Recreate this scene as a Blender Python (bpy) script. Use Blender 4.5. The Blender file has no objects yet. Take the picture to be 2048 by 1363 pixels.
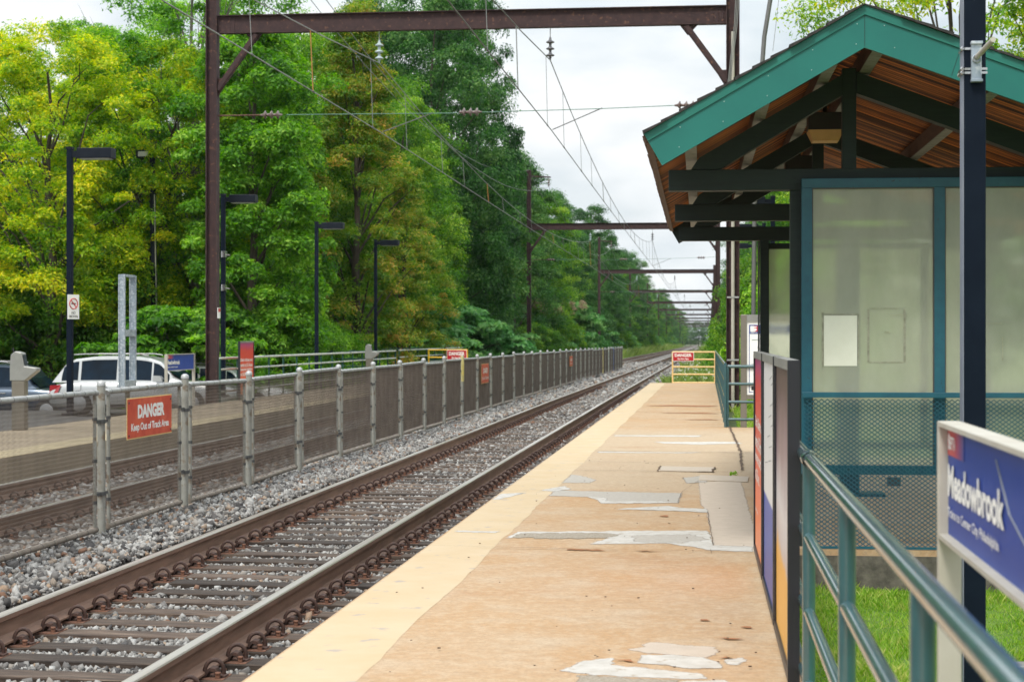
import bpy, math, random
import numpy as np
from mathutils import Vector, Matrix
random.seed(7)
S = bpy.context.scene
C = S.collection
PI = math.pi
# ------------------------------------------------------------------ camera
YAW = math.atan(404 / 3600)
cd = bpy.data.cameras.new('camera'); cam = bpy.data.objects.new('camera', cd); C.objects.link(cam); S.camera = cam
cam.location = (0, 0, 1.60); cam.rotation_euler = (PI / 2, 0, YAW)
cd.sensor_width = 36; cd.lens = 63.28; cd.shift_y = -7.5 / 2048
cd.clip_start = .1; cd.clip_end = 6000
cd.dof.use_dof = True; cd.dof.focus_distance = 15.5; cd.dof.aperture_fstop = 5.4
S.render.resolution_x = 1024; S.render.resolution_y = 681
S.view_settings.view_transform = 'Standard'; S.view_settings.look = 'None'
S.view_settings.exposure = 0.32; S.view_settings.gamma = 1
# ------------------------------------------------------------------ sky and sun
SUN_EL, SUN_AZ = math.radians(54), math.radians(200)       # azimuth from north(+Y) clockwise
W = bpy.data.worlds.new('World'); S.world = W; W.use_nodes = True
nt = W.node_tree; N = nt.nodes; L = nt.links; N.clear()
wo = N.new('ShaderNodeOutputWorld'); bg = N.new('ShaderNodeBackground'); bg.inputs[1].default_value = .10
sky = N.new('ShaderNodeTexSky'); sky.sky_type = 'NISHITA'; sky.sun_disc = False
sky.sun_elevation = SUN_EL; sky.sun_rotation = SUN_AZ; sky.air_density = 1.2; sky.dust_density = 2.5
tc = N.new('ShaderNodeTexCoord'); mp = N.new('ShaderNodeMapping'); mp.inputs['Scale'].default_value = (1, 1, 2.6)
mp.inputs['Location'].default_value = (.35, .2, .1)
n1 = N.new('ShaderNodeTexNoise'); n1.inputs['Scale'].default_value = 3.2; n1.inputs['Detail'].default_value = 6; n1.inputs['Roughness'].default_value = .5
n2 = N.new('ShaderNodeTexNoise'); n2.inputs['Scale'].default_value = 6.5; n2.inputs['Detail'].default_value = 7; n2.inputs['Roughness'].default_value = .5
r1 = N.new('ShaderNodeValToRGB'); r1.color_ramp.elements[0].position = .40; r1.color_ramp.elements[0].color = (5.2, 6.0, 6.5, 1)
r1.color_ramp.elements[1].position = .53; r1.color_ramp.elements[1].color = (8.2, 8.4, 8.5, 1)
r2 = N.new('ShaderNodeValToRGB'); r2.color_ramp.elements[0].position = .30; r2.color_ramp.elements[1].position = .52
mx = N.new('ShaderNodeMixRGB')
L.new(tc.outputs['Generated'], mp.inputs[0]); L.new(mp.outputs[0], n1.inputs[0]); L.new(mp.outputs[0], n2.inputs[0])
L.new(n1.outputs[0], r1.inputs[0]); L.new(n2.outputs[0], r2.inputs[0])
r2.color_ramp.elements[0].color = (.72, .72, .72, 1)
L.new(r2.outputs[0], mx.inputs[0]); L.new(sky.outputs[0], mx.inputs[1]); L.new(r1.outputs[0], mx.inputs[2])
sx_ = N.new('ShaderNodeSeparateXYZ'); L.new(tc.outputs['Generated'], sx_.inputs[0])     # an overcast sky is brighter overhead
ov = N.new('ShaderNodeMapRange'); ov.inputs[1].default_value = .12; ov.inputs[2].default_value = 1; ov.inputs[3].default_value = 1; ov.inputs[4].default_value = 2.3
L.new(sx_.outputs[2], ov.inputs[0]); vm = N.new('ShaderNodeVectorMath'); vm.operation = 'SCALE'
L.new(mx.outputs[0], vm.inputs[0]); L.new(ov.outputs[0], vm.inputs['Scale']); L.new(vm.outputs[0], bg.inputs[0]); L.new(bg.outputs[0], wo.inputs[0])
sl = bpy.data.lights.new('sun', 'SUN'); sl.energy = 2.2; sl.angle = math.radians(11); sl.color = (1, .95, .86)
so = bpy.data.objects.new('sun', sl); C.objects.link(so)
sd = Vector((math.sin(SUN_AZ) * math.cos(SUN_EL), math.cos(SUN_AZ) * math.cos(SUN_EL), math.sin(SUN_EL)))
so.rotation_euler = sd.to_track_quat('Z', 'Y').to_euler(); so.location = (20, -20, 40)

# ------------------------------------------------------------------ helpers
DEL = .0082                                        # the near platform's furniture is turned this much from the track
BEND = 50.0
def drop(y): return -.00278 * max(0, y - BEND)
def shift(y): return -.0025 * max(0, y - BEND)
def Rt(x, y): return (x * math.cos(DEL) - y * math.sin(DEL), x * math.sin(DEL) + y * math.cos(DEL))

class MB:
    def __init__(s): s.v = []; s.f = []; s.m = []; s.sm = []
    def add(s, vs, fs, mi=0, smooth=False):
        b = len(s.v); s.v += [tuple(map(float, p)) for p in vs]
        for f in fs: s.f.append(tuple(i + b for i in f)); s.m.append(mi); s.sm.append(smooth)
        return s
    def box(s, x0, x1, y0, y1, z0, z1, mi=0):
        return s.add([(x0, y0, z0), (x1, y0, z0), (x1, y1, z0), (x0, y1, z0), (x0, y0, z1), (x1, y0, z1), (x1, y1, z1), (x0, y1, z1)],
                     [(0, 3, 2, 1), (4, 5, 6, 7), (0, 1, 5, 4), (1, 2, 6, 5), (2, 3, 7, 6), (3, 0, 4, 7)], mi)
    def prism(s, poly, axis, a, b, mi=0):          # polygon extruded along axis (0,1,2) from a to b
        def P(p, t):
            return {0: (t, p[0], p[1]), 1: (p[0], t, p[1]), 2: (p[0], p[1], t)}[axis]
        n = len(poly); vs = [P(p, a) for p in poly] + [P(p, b) for p in poly]
        return s.add(vs, [tuple(range(n))[::-1], tuple(range(n, 2 * n))] + [(i, (i + 1) % n, n + (i + 1) % n, n + i) for i in range(n)], mi)
    def bar(s, p, q, w, h, up=(0, 0, 1), mi=0):     # rectangular bar between two points
        p = Vector(p); q = Vector(q); d = (q - p).normalized(); u = Vector(up)
        r = d.cross(u)
        if r.length < 1e-4: r = d.cross(Vector((0, 1, 0)))
        r.normalize(); u = r.cross(d).normalized(); r *= w / 2; u *= h / 2
        return s.add([p - r - u, p + r - u, p + r + u, p - r + u, q - r - u, q + r - u, q + r + u, q - r + u],
                     [(0, 3, 2, 1), (4, 5, 6, 7), (0, 1, 5, 4), (1, 2, 6, 5), (2, 3, 7, 6), (3, 0, 4, 7)], mi)
    def tube(s, pts, r, n=10, mi=0, caps=True):
        pts = [Vector(p) for p in pts]; rr = r if isinstance(r, (list, tuple)) else [r] * len(pts)
        b = []; up = None
        for i, p in enumerate(pts):
            d = (pts[min(i + 1, len(pts) - 1)] - pts[max(i - 1, 0)]).normalized()
            if up is None:
                up = Vector((0, 0, 1)) if abs(d.z) < .9 else Vector((1, 0, 0))
            a = d.cross(up); a = a.normalized() if a.length > 1e-5 else Vector((1, 0, 0)); c = a.cross(d).normalized(); up = c
            for k in range(n):
                t = 2 * PI * k / n; b.append(p + (a * math.cos(t) + c * math.sin(t)) * rr[i])
        fs = []
        for i in range(len(pts) - 1):
            for k in range(n):
                fs.append((i * n + k, i * n + (k + 1) % n, (i + 1) * n + (k + 1) % n, (i + 1) * n + k))
        s.add(b, fs, mi, True)
        if caps and n > 2:
            e = len(pts) - 1
            s.add([b[k] for k in range(n)], [tuple(range(n))], mi); s.add([b[e * n + k] for k in range(n)], [tuple(range(n))[::-1]], mi)
        return s
    def lathe(s, prof, c=(0, 0, 0), axis=2, n=20, mi=0):   # prof list of (r, h)
        vs = []
        for r, h in prof:
            for k in range(n):
                t = 2 * PI * k / n; a, b = r * math.cos(t), r * math.sin(t)
                p = {2: (a, b, h), 0: (h, a, b), 1: (a, h, b)}[axis]
                vs.append((p[0] + c[0], p[1] + c[1], p[2] + c[2]))
        fs = [(i * n + k, i * n + (k + 1) % n, (i + 1) * n + (k + 1) % n, (i + 1) * n + k) for i in range(len(prof) - 1) for k in range(n)]
        return s.add(vs, fs, mi, True)
    def sheet(s, poly, z=0, mi=0):
        return s.add([(p[0], p[1], z) for p in poly], [tuple(range(len(poly)))], mi)
    def build(s, name, mats, parent=None, off=(0, 0, 0), bevel=0):
        me = bpy.data.meshes.new(name)
        me.from_pydata([(x - off[0], y - off[1], z - off[2]) for x, y, z in s.v], [], s.f)
        for m in (mats if isinstance(mats, (list, tuple)) else [mats]): me.materials.append(m)
        me.polygons.foreach_set('material_index', s.m); me.polygons.foreach_set('use_smooth', s.sm)
        me.update(); o = bpy.data.objects.new(name, me); C.objects.link(o)
        if parent: o.parent = parent
        if bevel:
            b = o.modifiers.new('bevel', 'BEVEL'); b.width = bevel; b.segments = 2; b.limit_method = 'ANGLE'; b.angle_limit = math.radians(40)
        return o

def tag(o, label=None, cat=None, group=None, kind=None):
    if label: o['label'] = label
    if cat: o['category'] = cat
    if group: o['group'] = group
    if kind: o['kind'] = kind
    return o
def thing(name, label, cat, loc=(0, 0, 0), rz=0, group=None):
    o = bpy.data.objects.new(name, None); C.objects.link(o); o.location = loc; o.rotation_euler = (0, 0, rz); o.empty_display_size = .2
    return tag(o, label, cat, group)
def rthing(name, label, cat, x, y, z=0, group=None):       # a thing given in the turned frame of the near platform
    a, b = Rt(x, y); return thing(name, label, cat, (a, b, z), DEL, group)
def copy_tree(o, parent=None):
    c = o.copy(); C.objects.link(c)
    if parent: c.parent = parent
    for ch in list(o.children): copy_tree(ch, c)
    return c
def dup(o, loc, rz=None, label=None, sc=None):
    c = copy_tree(o); c.location = loc
    if rz is not None: c.rotation_euler = (0, 0, rz)
    if label: c['label'] = label
    if sc: c.scale = sc
    return c
def npmesh(name, verts, faces, mats, smooth=False, attr=None, col=None, kind=None, parent=None):
    k = faces.shape[1]; me = bpy.data.meshes.new(name)
    me.vertices.add(len(verts)); me.vertices.foreach_set('co', verts.astype(np.float32).ravel())
    me.loops.add(faces.size); me.loops.foreach_set('vertex_index', faces.astype(np.int32).ravel())
    me.polygons.add(len(faces)); me.polygons.foreach_set('loop_start', np.arange(0, faces.size, k, dtype=np.int32))
    try: me.polygons.foreach_set('loop_total', np.full(len(faces), k, dtype=np.int32))
    except Exception: pass
    me.update(calc_edges=True)
    if smooth: me.polygons.foreach_set('use_smooth', np.ones(len(faces), dtype=bool))
    if attr is not None:
        a = me.attributes.new('shade', 'FLOAT', 'POINT'); a.data.foreach_set('value', attr.astype(np.float32))
    me.materials.append(mats); me.validate(); me.update()
    o = bpy.data.objects.new(name, me); C.objects.link(o)
    if parent: o.parent = parent
    if kind: o['kind'] = kind
    return o

# ------------------------------------------------------------------ materials
def newmat(name):
    m = bpy.data.materials.new(name); m.use_nodes = True; t = m.node_tree; return m, t, t.nodes, t.links, t.nodes['Principled BSDF']
def pm(name, c1, c2=None, scale=6, rough=.55, metal=0, bump=0, bscale=None, stretch=(1, 1, 1), pos=(.35, .65), coat=0, spec=.5, c3=None, c3pos=.7, s3=18, rot=(0, 0, 0)):
    m, t, N, L, B = newmat(name)
    B.inputs['Roughness'].default_value = rough; B.inputs['Metallic'].default_value = metal; B.inputs['Specular IOR Level'].default_value = spec
    if coat: B.inputs['Coat Weight'].default_value = coat; B.inputs['Coat Roughness'].default_value = .08
    tc = N.new('ShaderNodeTexCoord'); mp = N.new('ShaderNodeMapping'); mp.inputs['Scale'].default_value = stretch; mp.inputs['Rotation'].default_value = rot
    L.new(tc.outputs['Object'], mp.inputs[0])
    c2 = c2 or tuple(v * .85 for v in c1)
    n = N.new('ShaderNodeTexNoise'); n.inputs['Scale'].default_value = scale; n.inputs['Detail'].default_value = 6; n.inputs['Roughness'].default_value = .6
    r = N.new('ShaderNodeValToRGB'); r.color_ramp.elements[0].position = pos[0]; r.color_ramp.elements[1].position = pos[1]
    r.color_ramp.elements[0].color = (*c1, 1); r.color_ramp.elements[1].color = (*c2, 1)
    L.new(mp.outputs[0], n.inputs[0]); L.new(n.outputs[0], r.inputs[0]); out = r.outputs[0]
    if c3:
        n3 = N.new('ShaderNodeTexNoise'); n3.inputs['Scale'].default_value = s3; n3.inputs['Detail'].default_value = 4
        r3 = N.new('ShaderNodeValToRGB'); r3.color_ramp.elements[0].position = c3pos - .04; r3.color_ramp.elements[1].position = c3pos + .04
        mm = N.new('ShaderNodeMixRGB'); mm.inputs[2].default_value = (*c3, 1)
        L.new(mp.outputs[0], n3.inputs[0]); L.new(n3.outputs[0], r3.inputs[0]); L.new(r3.outputs[0], mm.inputs[0]); L.new(out, mm.inputs[1]); out = mm.outputs[0]
    L.new(out, B.inputs['Base Color'])
    if bump:
        nb = N.new('ShaderNodeTexNoise'); nb.inputs['Scale'].default_value = bscale or scale * 5; nb.inputs['Detail'].default_value = 5
        bp = N.new('ShaderNodeBump'); bp.inputs['Strength'].default_value = bump; bp.inputs['Distance'].default_value = .01
        L.new(mp.outputs[0], nb.inputs[0]); L.new(nb.outputs[0], bp.inputs['Height']); L.new(bp.outputs[0], B.inputs['Normal'])
    return m
def leafmat(name, cols, trans=.45, rough=.55):
    m, t, N, L, B = newmat(name)
    at = N.new('ShaderNodeAttribute'); at.attribute_name = 'shade'
    ge = N.new('ShaderNodeNewGeometry'); n = N.new('ShaderNodeTexNoise'); n.inputs['Scale'].default_value = .55; n.inputs['Detail'].default_value = 3
    L.new(ge.outputs['Position'], n.inputs[0])
    oi = N.new('ShaderNodeObjectInfo')
    m1 = N.new('ShaderNodeMath'); m1.operation = 'MULTIPLY_ADD'; m1.inputs[1].default_value = .80
    m2 = N.new('ShaderNodeMath'); m2.operation = 'MULTIPLY_ADD'; m2.inputs[1].default_value = .55; m2.inputs[2].default_value = -.22
    m3 = N.new('ShaderNodeMath'); m3.operation = 'MULTIPLY_ADD'; m3.inputs[1].default_value = .16
    L.new(n.outputs[0], m2.inputs[0]); L.new(oi.outputs['Random'], m3.inputs[0]); L.new(m2.outputs[0], m3.inputs[2])
    L.new(at.outputs['Fac'], m1.inputs[0]); L.new(m3.outputs[0], m1.inputs[2])
    r = N.new('ShaderNodeValToRGB'); e = r.color_ramp.elements
    e[0].position = 0.08; e[0].color = (*cols[0], 1); e[1].position = .92; e[1].color = (*cols[-1], 1)
    for i, c in enumerate(cols[1:-1]):
        q = e.new(.08 + .84 * (i + 1) / (len(cols) - 1)); q.color = (*c, 1)
    L.new(m1.outputs[0], r.inputs[0]); L.new(r.outputs[0], B.inputs['Base Color'])
    B.inputs['Roughness'].default_value = rough; B.inputs['Specular IOR Level'].default_value = .35
    tr = N.new('ShaderNodeBsdfTranslucent'); hs = N.new('ShaderNodeHueSaturation'); hs.inputs['Value'].default_value = 2.0; hs.inputs['Saturation'].default_value = 1.1
    L.new(r.outputs[0], hs.inputs['Color']); L.new(hs.outputs[0], tr.inputs[0])
    ms = N.new('ShaderNodeMixShader'); ms.inputs[0].default_value = trans
    L.new(B.outputs[0], ms.inputs[1]); L.new(tr.outputs[0], ms.inputs[2]); L.new(ms.outputs[0], N['Material Output'].inputs[0])
    return m
def rampmat(name, axis, lo, hi, stops, rough=.4, noise=0):
    m, t, N, L, B = newmat(name)
    tc = N.new('ShaderNodeTexCoord'); sp = N.new('ShaderNodeSeparateXYZ'); mr = N.new('ShaderNodeMapRange')
    mr.inputs[1].default_value = lo; mr.inputs[2].default_value = hi
    L.new(tc.outputs['Object'], sp.inputs[0])
    if noise:
        n = N.new('ShaderNodeTexNoise'); n.inputs['Scale'].default_value = 2.0; L.new(tc.outputs['Object'], n.inputs[0])
        a = N.new('ShaderNodeMath'); a.operation = 'MULTIPLY_ADD'; a.inputs[1].default_value = noise
        L.new(n.outputs[0], a.inputs[0]); L.new(sp.outputs[axis], a.inputs[2]); L.new(a.outputs[0], mr.inputs[0])
    else: L.new(sp.outputs[axis], mr.inputs[0])
    r = N.new('ShaderNodeValToRGB'); e = r.color_ramp.elements
    e[0].position = stops[0][0]; e[0].color = (*stops[0][1], 1); e[1].position = stops[-1][0]; e[1].color = (*stops[-1][1], 1)
    for p, c in stops[1:-1]: q = e.new(p); q.color = (*c, 1)
    L.new(mr.outputs[0], r.inputs[0]); L.new(r.outputs[0], B.inputs['Base Color']); B.inputs['Roughness'].default_value = rough
    return m

M = {}
M['steel_paint'] = pm('portal_paint', (.030, .014, .015), (.052, .025, .024), 5, .8, 0, .35, 60, c3=(.12, .055, .035), c3pos=.64, s3=9)
M['rust'] = pm('rusty_iron', (.13, .060, .038), (.075, .036, .025), 18, .8, 0, .4, 80)
M['rail_side'] = pm('rail_side', (.25, .150, .105), (.165, .098, .068), 14, .75, 0, .25, 60, stretch=(1, .15, 1))
M['rail_top'] = pm('rail_running_band', (.62, .58, .54), (.36, .30, .25), 5, .33, .7, stretch=(3, .05, 1))
M['clip'] = pm('rail_clip_iron', (.085, .042, .030), (.045, .026, .022), 30, .7, .1, .3, 90)
M['plate'] = pm('tie_plate_iron', (.21, .095, .055), (.10, .05, .035), 25, .8, 0, .3, 90)
M['galv'] = pm('galvanised_pipe', (.42, .43, .43), (.29, .29, .28), 9, .45, .3, .1, 60, c3=(.22, .20, .16), c3pos=.62, s3=7)
M['galv_low'] = pm('weathered_post', (.30, .30, .27), (.21, .20, .17), 5, .6, .15, .15, 60, c3=(.18, .14, .10), c3pos=.6, s3=9)
M['galv_brown'] = pm('dusty_pipe', (.24, .20, .165), (.17, .14, .11), 9, .75, 0, .2, 60)
M['mesh'] = pm('chain_link_wire', (.19, .150, .120), (.13, .102, .082), 3, .7, 0)
M['galv_sheet'] = pm('galvanised_steel', (.36, .42, .48), (.25, .30, .35), 5, .45, .4, .05, 40, c3=(.50, .54, .58), c3pos=.55, s3=24)
M['band'] = pm('tie_wire_band', (.07, .07, .07), None, 5, .6)
M['navy'] = pm('navy_pole_paint', (.0035, .0075, .016), (.005, .010, .020), 6, .6, 0, .05, 60, spec=.10)
M['navy_lit'] = pm('skylit_pole_side', (.15, .17, .22), (.20, .22, .27), 6, .6)  # paler navy: sky light on the pole's left side, put into the colour
M['pole_black'] = pm('lamp_head_paint', (.006, .009, .016), (.009, .013, .02), 4, .5, spec=.15)
M['lens'] = pm('lamp_lens', (.42, .42, .38), None, 4, .3)
M['rail_green'] = pm('teal_pipe_paint', (.010, .062, .072), (.014, .085, .095), 8, .30, 0, .04, 50, spec=.9, coat=1, c3=(.16, .10, .06), c3pos=.74, s3=14)
M['rail_green_far'] = pm('green_post_paint', (.008, .055, .040), (.01, .07, .05), 8, .4)
M['rail_pale'] = pm('glint_and_pale_paint', (.50, .50, .44), (.34, .40, .36), 5, .5, c3=(.10, .17, .14), c3pos=.62, s3=3)  # sun glint on the far rails put into the colour; also a whitish fence post
M['blue_frame'] = pm('teal_blue_frame', (.006, .075, .115), (.009, .095, .135), 10, .45, 0, .08, 60, c3=(.018, .04, .05), c3pos=.70, s3=30)
M['fascia'] = pm('teal_fascia', (.011, .150, .125), (.009, .132, .112), 3, .42, spec=.4)
M['fascia_edge'] = pm('teal_drip_edge', (.011, .135, .105), (.014, .155, .12), 3, .42, spec=.4)
M['rivet'] = pm('rivet_head', (.6, .72, .70), None, 3, .3)
M['beam_green'] = pm('dark_green_timber', (.0055, .016, .015), (.009, .023, .020), 3, .6, 0, .35, 26, stretch=(1, 6, 12))
M['shingle'] = pm('black_shingle', (.022, .020, .020), (.045, .042, .04), 30, .95, 0, .4, 90)
M['purlin'] = pm('brown_purlin', (.12, .065, .040), (.07, .036, .022), 6, .7, 0, .2, 40, stretch=(4, .6, 4))
M['purlin_under'] = pm('pale_purlin_face', (.24, .25, .235), (.16, .165, .15), 12, .6, .1, .2, 40)
M['light_box'] = pm('light_housing', (.025, .025, .022), None, 5, .5)
M['amber'] = pm('amber_light_lens', (.58, .37, .14), (.48, .30, .11), 4, .35)
M['bench'] = pm('blue_bench_paint', (.007, .045, .065), (.01, .06, .085), 5, .5)
M['white'] = pm('white_paint', (.78, .78, .75), (.70, .70, .66), 4, .45)
M['sign_white'] = pm('sign_lettering', (.82, .82, .80), (.80, .80, .78), 2, .4)
M['sign_red'] = pm('faded_red_sign', (.50, .034, .014), (.62, .085, .035), 4, .45, pos=(.4, .62))
M['sign_crimson'] = pm('red_sign', (.42, .006, .012), (.46, .01, .015), 3, .4)
M['red_ink'] = pm('red_ink', (.55, .03, .03), None, 3, .4)
M['black_ink'] = pm('black_ink', (.02, .02, .02), None, 3, .4)
M['grey_ink'] = pm('grey_ink', (.30, .32, .34), None, 3, .4)
M['navy_ink'] = pm('blue_panel', (.012, .040, .22), (.014, .046, .24), 2, .35)
M['sign_blue'] = pm('station_sign_blue', (.008, .042, .27), (.012, .052, .31), 2, .4, spec=.25)
M['cream_post'] = pm('cream_sign_frame', (.46, .44, .385), (.40, .37, .31), 4, .5)
M['yellow_gate'] = pm('yellow_gate_paint', (.75, .46, .015), (.68, .40, .02), 5, .4)
M['cream_gate'] = pm('faded_yellow_gate', (.80, .56, .24), (.70, .48, .20), 5, .45)
M['yellow_post'] = pm('yellow_post_paint', (.62, .50, .14), (.42, .38, .20), 6, .5)
M['blue_post'] = pm('blue_post_paint', (.03, .12, .38), None, 6, .5)
M['bronze'] = pm('bronze_case', (.22, .20, .165), (.18, .16, .13), 3, .45, .4)
M['grey_case'] = pm('grey_case', (.32, .32, .30), (.25, .25, .235), 3, .4, .4)
M['frame_black'] = pm('black_poster_frame', (.012, .013, .018), None, 3, .4)
M['insul_pale'] = pm('glazed_insulator', (.34, .42, .43), (.40, .48, .49), 3, .15)
M['insul_dark'] = pm('dark_insulator', (.13, .13, .14), None, 3, .2)
M['insul_brown'] = pm('brown_insulator', (.09, .045, .035), (.20, .16, .15), 6, .25)
M['wire'] = pm('overhead_wire', (.16, .16, .155), None, 3, .5, .5)
M['wire_pale'] = pm('weathered_wire', (.26, .27, .26), None, 3, .5, .3)
M['wire_green'] = pm('green_copper_wire', (.12, .24, .18), None, 3, .6)
M['copper'] = pm('copper_dropper', (.42, .20, .06), None, 3, .5, .3)
M['rubber'] = pm('tyre_rubber', (.02, .02, .02), None, 3, .8)
M['rim'] = pm('alloy_rim', (.4, .4, .4), None, 3, .3, .8)
M['car_glass'] = pm('tinted_window', (.003, .007, .012), (.006, .018, .035), 1.5, .1, spec=.16)
M['car_trim'] = pm('car_trim', (.015, .015, .017), None, 3, .4)
M['car_silver'] = pm('silver_car_paint', (.50, .51, .50), (.46, .47, .47), 1, .3, .5, coat=.8)
M['car_grey'] = pm('grey_car_paint', (.040, .062, .095), (.035, .055, .085), 1, .3, .55, coat=.8)
M['car_white'] = pm('white_car_paint', (.62, .63, .62), None, 1, .3, .1, coat=.8)
M['taillight'] = pm('tail_light', (.32, .008, .012), None, 3, .15, coat=.6)
M['chrome'] = pm('chrome', (.6, .6, .6), None, 3, .15, .9)
M['bark'] = pm('bark', (.075, .058, .043), (.035, .027, .02), 5, .9, 0, .6, 18, stretch=(3, 3, .5))
M['bark_pale'] = pm('pale_bark', (.17, .155, .13), (.07, .06, .05), 5, .9, 0, .6, 18, stretch=(3, 3, .5))
M['slab_side'] = pm('dark_concrete', (.15, .135, .11), (.06, .055, .045), 9, .9, 0, .5, 40)  # mottled slab sides, darker than the platform top
M['patch_white'] = pm('white_patch_concrete', (.74, .72, .67), (.62, .60, .56), 16, .85, 0, .2, 90, c3=(.50, .44, .36), c3pos=.68, s3=16)
M['patch_grey'] = pm('grey_patch_concrete', (.50, .47, .42), (.56, .53, .48), 22, .9, 0, .3, 120)
M['patch_beige'] = pm('beige_concrete', (.56, .44, .325), (.62, .50, .375), 8, .9, 0, .2, 120)
M['crack'] = pm('crack_shadow_dirt', (.045, .032, .022), (.13, .075, .04), 9, .95)
M['rust_stain'] = pm('rust_stain', (.24, .085, .03), (.36, .17, .07), 22, .9)
M['concrete_agg'] = pm('exposed_aggregate', (.30, .26, .19), (.48, .44, .37), 55, .9, 0, .3, 120)

def platform_mat():
    m, t, N, L, B = newmat('stained_platform_concrete'); B.inputs['Roughness'].default_value = .88; B.inputs['Specular IOR Level'].default_value = .25
    ge = N.new('ShaderNodeNewGeometry')
    def noise(sc, st=(1, 1, 1), det=5, ro=.55):
        mp = N.new('ShaderNodeMapping'); mp.inputs['Scale'].default_value = st; n = N.new('ShaderNodeTexNoise')
        n.inputs['Scale'].default_value = sc; n.inputs['Detail'].default_value = det; n.inputs['Roughness'].default_value = ro
        L.new(ge.outputs['Position'], mp.inputs[0]); L.new(mp.outputs[0], n.inputs[0]); return n.outputs[0]
    def ramp(src, p0, p1, c0=(0, 0, 0), c1=(1, 1, 1)):
        r = N.new('ShaderNodeValToRGB'); r.color_ramp.elements[0].position = p0; r.color_ramp.elements[1].position = p1
        r.color_ramp.elements[0].color = (*c0, 1); r.color_ramp.elements[1].color = (*c1, 1); L.new(src, r.inputs[0]); return r.outputs[0]
    def mix(f, a, b, k=1):
        x = N.new('ShaderNodeMixRGB')
        if k != 1:
            q = N.new('ShaderNodeMath'); q.operation = 'MULTIPLY'; q.inputs[1].default_value = k; L.new(f, q.inputs[0]); f = q.outputs[0]
        L.new(f, x.inputs[0])
        for i, v in ((1, a), (2, b)):
            if isinstance(v, tuple): x.inputs[i].default_value = (*v, 1)
            else: L.new(v, x.inputs[i])
        return x.outputs[0]
    base = ramp(noise(1.3), .33, .68, (0.405, 0.257, 0.138), (0.429, 0.306, 0.194))
    base = mix(ramp(noise(.55, (1, .7, 1)), .50, .68), base, (0.421, 0.236, 0.095), .55)            # ochre rust bloom
    base = mix(ramp(noise(2.6), .50, .70), base, (0.454, 0.367, 0.269), .5)            # paler worn areas
    sp = N.new('ShaderNodeSeparateXYZ'); L.new(ge.outputs['Position'], sp.inputs[0])
    def band(lo, hi):
        a = N.new('ShaderNodeMapRange'); a.inputs[1].default_value = lo - .8; a.inputs[2].default_value = lo + .8
        b = N.new('ShaderNodeMapRange'); b.inputs[1].default_value = hi - 1; b.inputs[2].default_value = hi + 1; b.inputs[3].default_value = 1; b.inputs[4].default_value = 0
        L.new(sp.outputs[1], a.inputs[0]); L.new(sp.outputs[1], b.inputs[0])
        q = N.new('ShaderNodeMath'); q.operation = 'MULTIPLY'; L.new(a.outputs[0], q.inputs[0]); L.new(b.outputs[0], q.inputs[1]); return q.outputs[0]
    base = mix(band(18.6, 31), base, (0.425, 0.338, 0.239), .75)                                   # cleaner bays by the shelter
    base = mix(ramp(noise(1.0, (.6, 1.2, 1), 6), .60, .74), base, (0.310, 0.140, 0.061), .40)        # rust stains
    base = mix(ramp(noise(42, det=4), .42, .72), base, (0.250, 0.183, 0.117), .55)                  # aggregate speckle
    base = mix(ramp(noise(13, det=7, ro=.7), .46, .62), base, (0.500, 0.396, 0.278), .45)
    base = mix(ramp(noise(5, det=7, ro=.7), .55, .66), base, (0.300, 0.207, 0.126), .35)
    base = mix(ramp(noise(110, det=2), .62, .70), base, (0.120, 0.087, 0.052), .6)
    L.new(base, B.inputs['Base Color'])
    bp = N.new('ShaderNodeBump'); bp.inputs['Strength'].default_value = .35; bp.inputs['Distance'].default_value = .004
    L.new(noise(70, det=5), bp.inputs['Height']); L.new(bp.outputs[0], B.inputs['Normal']); return m
M['platform'] = platform_mat()
M['stripe'] = pm('faded_yellow_stripe', (.50, .40, .268), (.475, .365, .228), 2.2, .85, 0, .25, 120, c3=(.36, .31, .26), c3pos=.66, s3=7, spec=.3)
M['stripe_far'] = pm('yellow_edge_stripe', (.46, .38, .23), (.38, .31, .19), 2, .8)
M['concrete_far'] = pm('far_platform_concrete', (.36, .29, .20), (.27, .215, .145), .8, .9, 0, .2, 60)
M['asphalt'] = pm('asphalt', (.07, .068, .065), (.10, .098, .095), 2, .9, 0, .4, 60)
M['soil'] = pm('soil', (.05, .075, .02), (.085, .10, .03), .8, .95, 0, .5, 12)
M['lawn_soil'] = pm('lawn_soil', (.09, .17, .02), (.13, .22, .03), 3, .95, 0, .5, 40)
M['bed'] = pm('ballast_bed', (.10, .092, .085), (.22, .21, .20), 26, .95, 0, 1.0, 30, stretch=(1, 1, 1))

def flaky(name, c1, c2, sc=16, c3=None):
    m = pm(name, c1, c2, sc, .88, 0, .3, 90, c3=c3, c3pos=.64, s3=14, spec=.2); t = m.node_tree; N = t.nodes; L = t.links; B = N['Principled BSDF']
    at = N.new('ShaderNodeAttribute'); at.attribute_name = 'shade'; ge = N.new('ShaderNodeNewGeometry')
    n = N.new('ShaderNodeTexNoise'); n.inputs['Scale'].default_value = 11; n.inputs['Detail'].default_value = 9; n.inputs['Roughness'].default_value = .72; L.new(ge.outputs['Position'], n.inputs[0])
    a = N.new('ShaderNodeMath'); a.operation = 'MULTIPLY_ADD'; a.inputs[1].default_value = .62; L.new(at.outputs['Fac'], a.inputs[0]); L.new(n.outputs[0], a.inputs[2])
    r = N.new('ShaderNodeMapRange'); r.inputs[1].default_value = .80; r.inputs[2].default_value = .97; L.new(a.outputs[0], r.inputs[0]); L.new(r.outputs[0], B.inputs['Alpha']); return m
M['patch_white'] = flaky('flaking_white_patch', (.50, .485, .455), (.42, .40, .365), 9, (.36, .31, .25))
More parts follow.
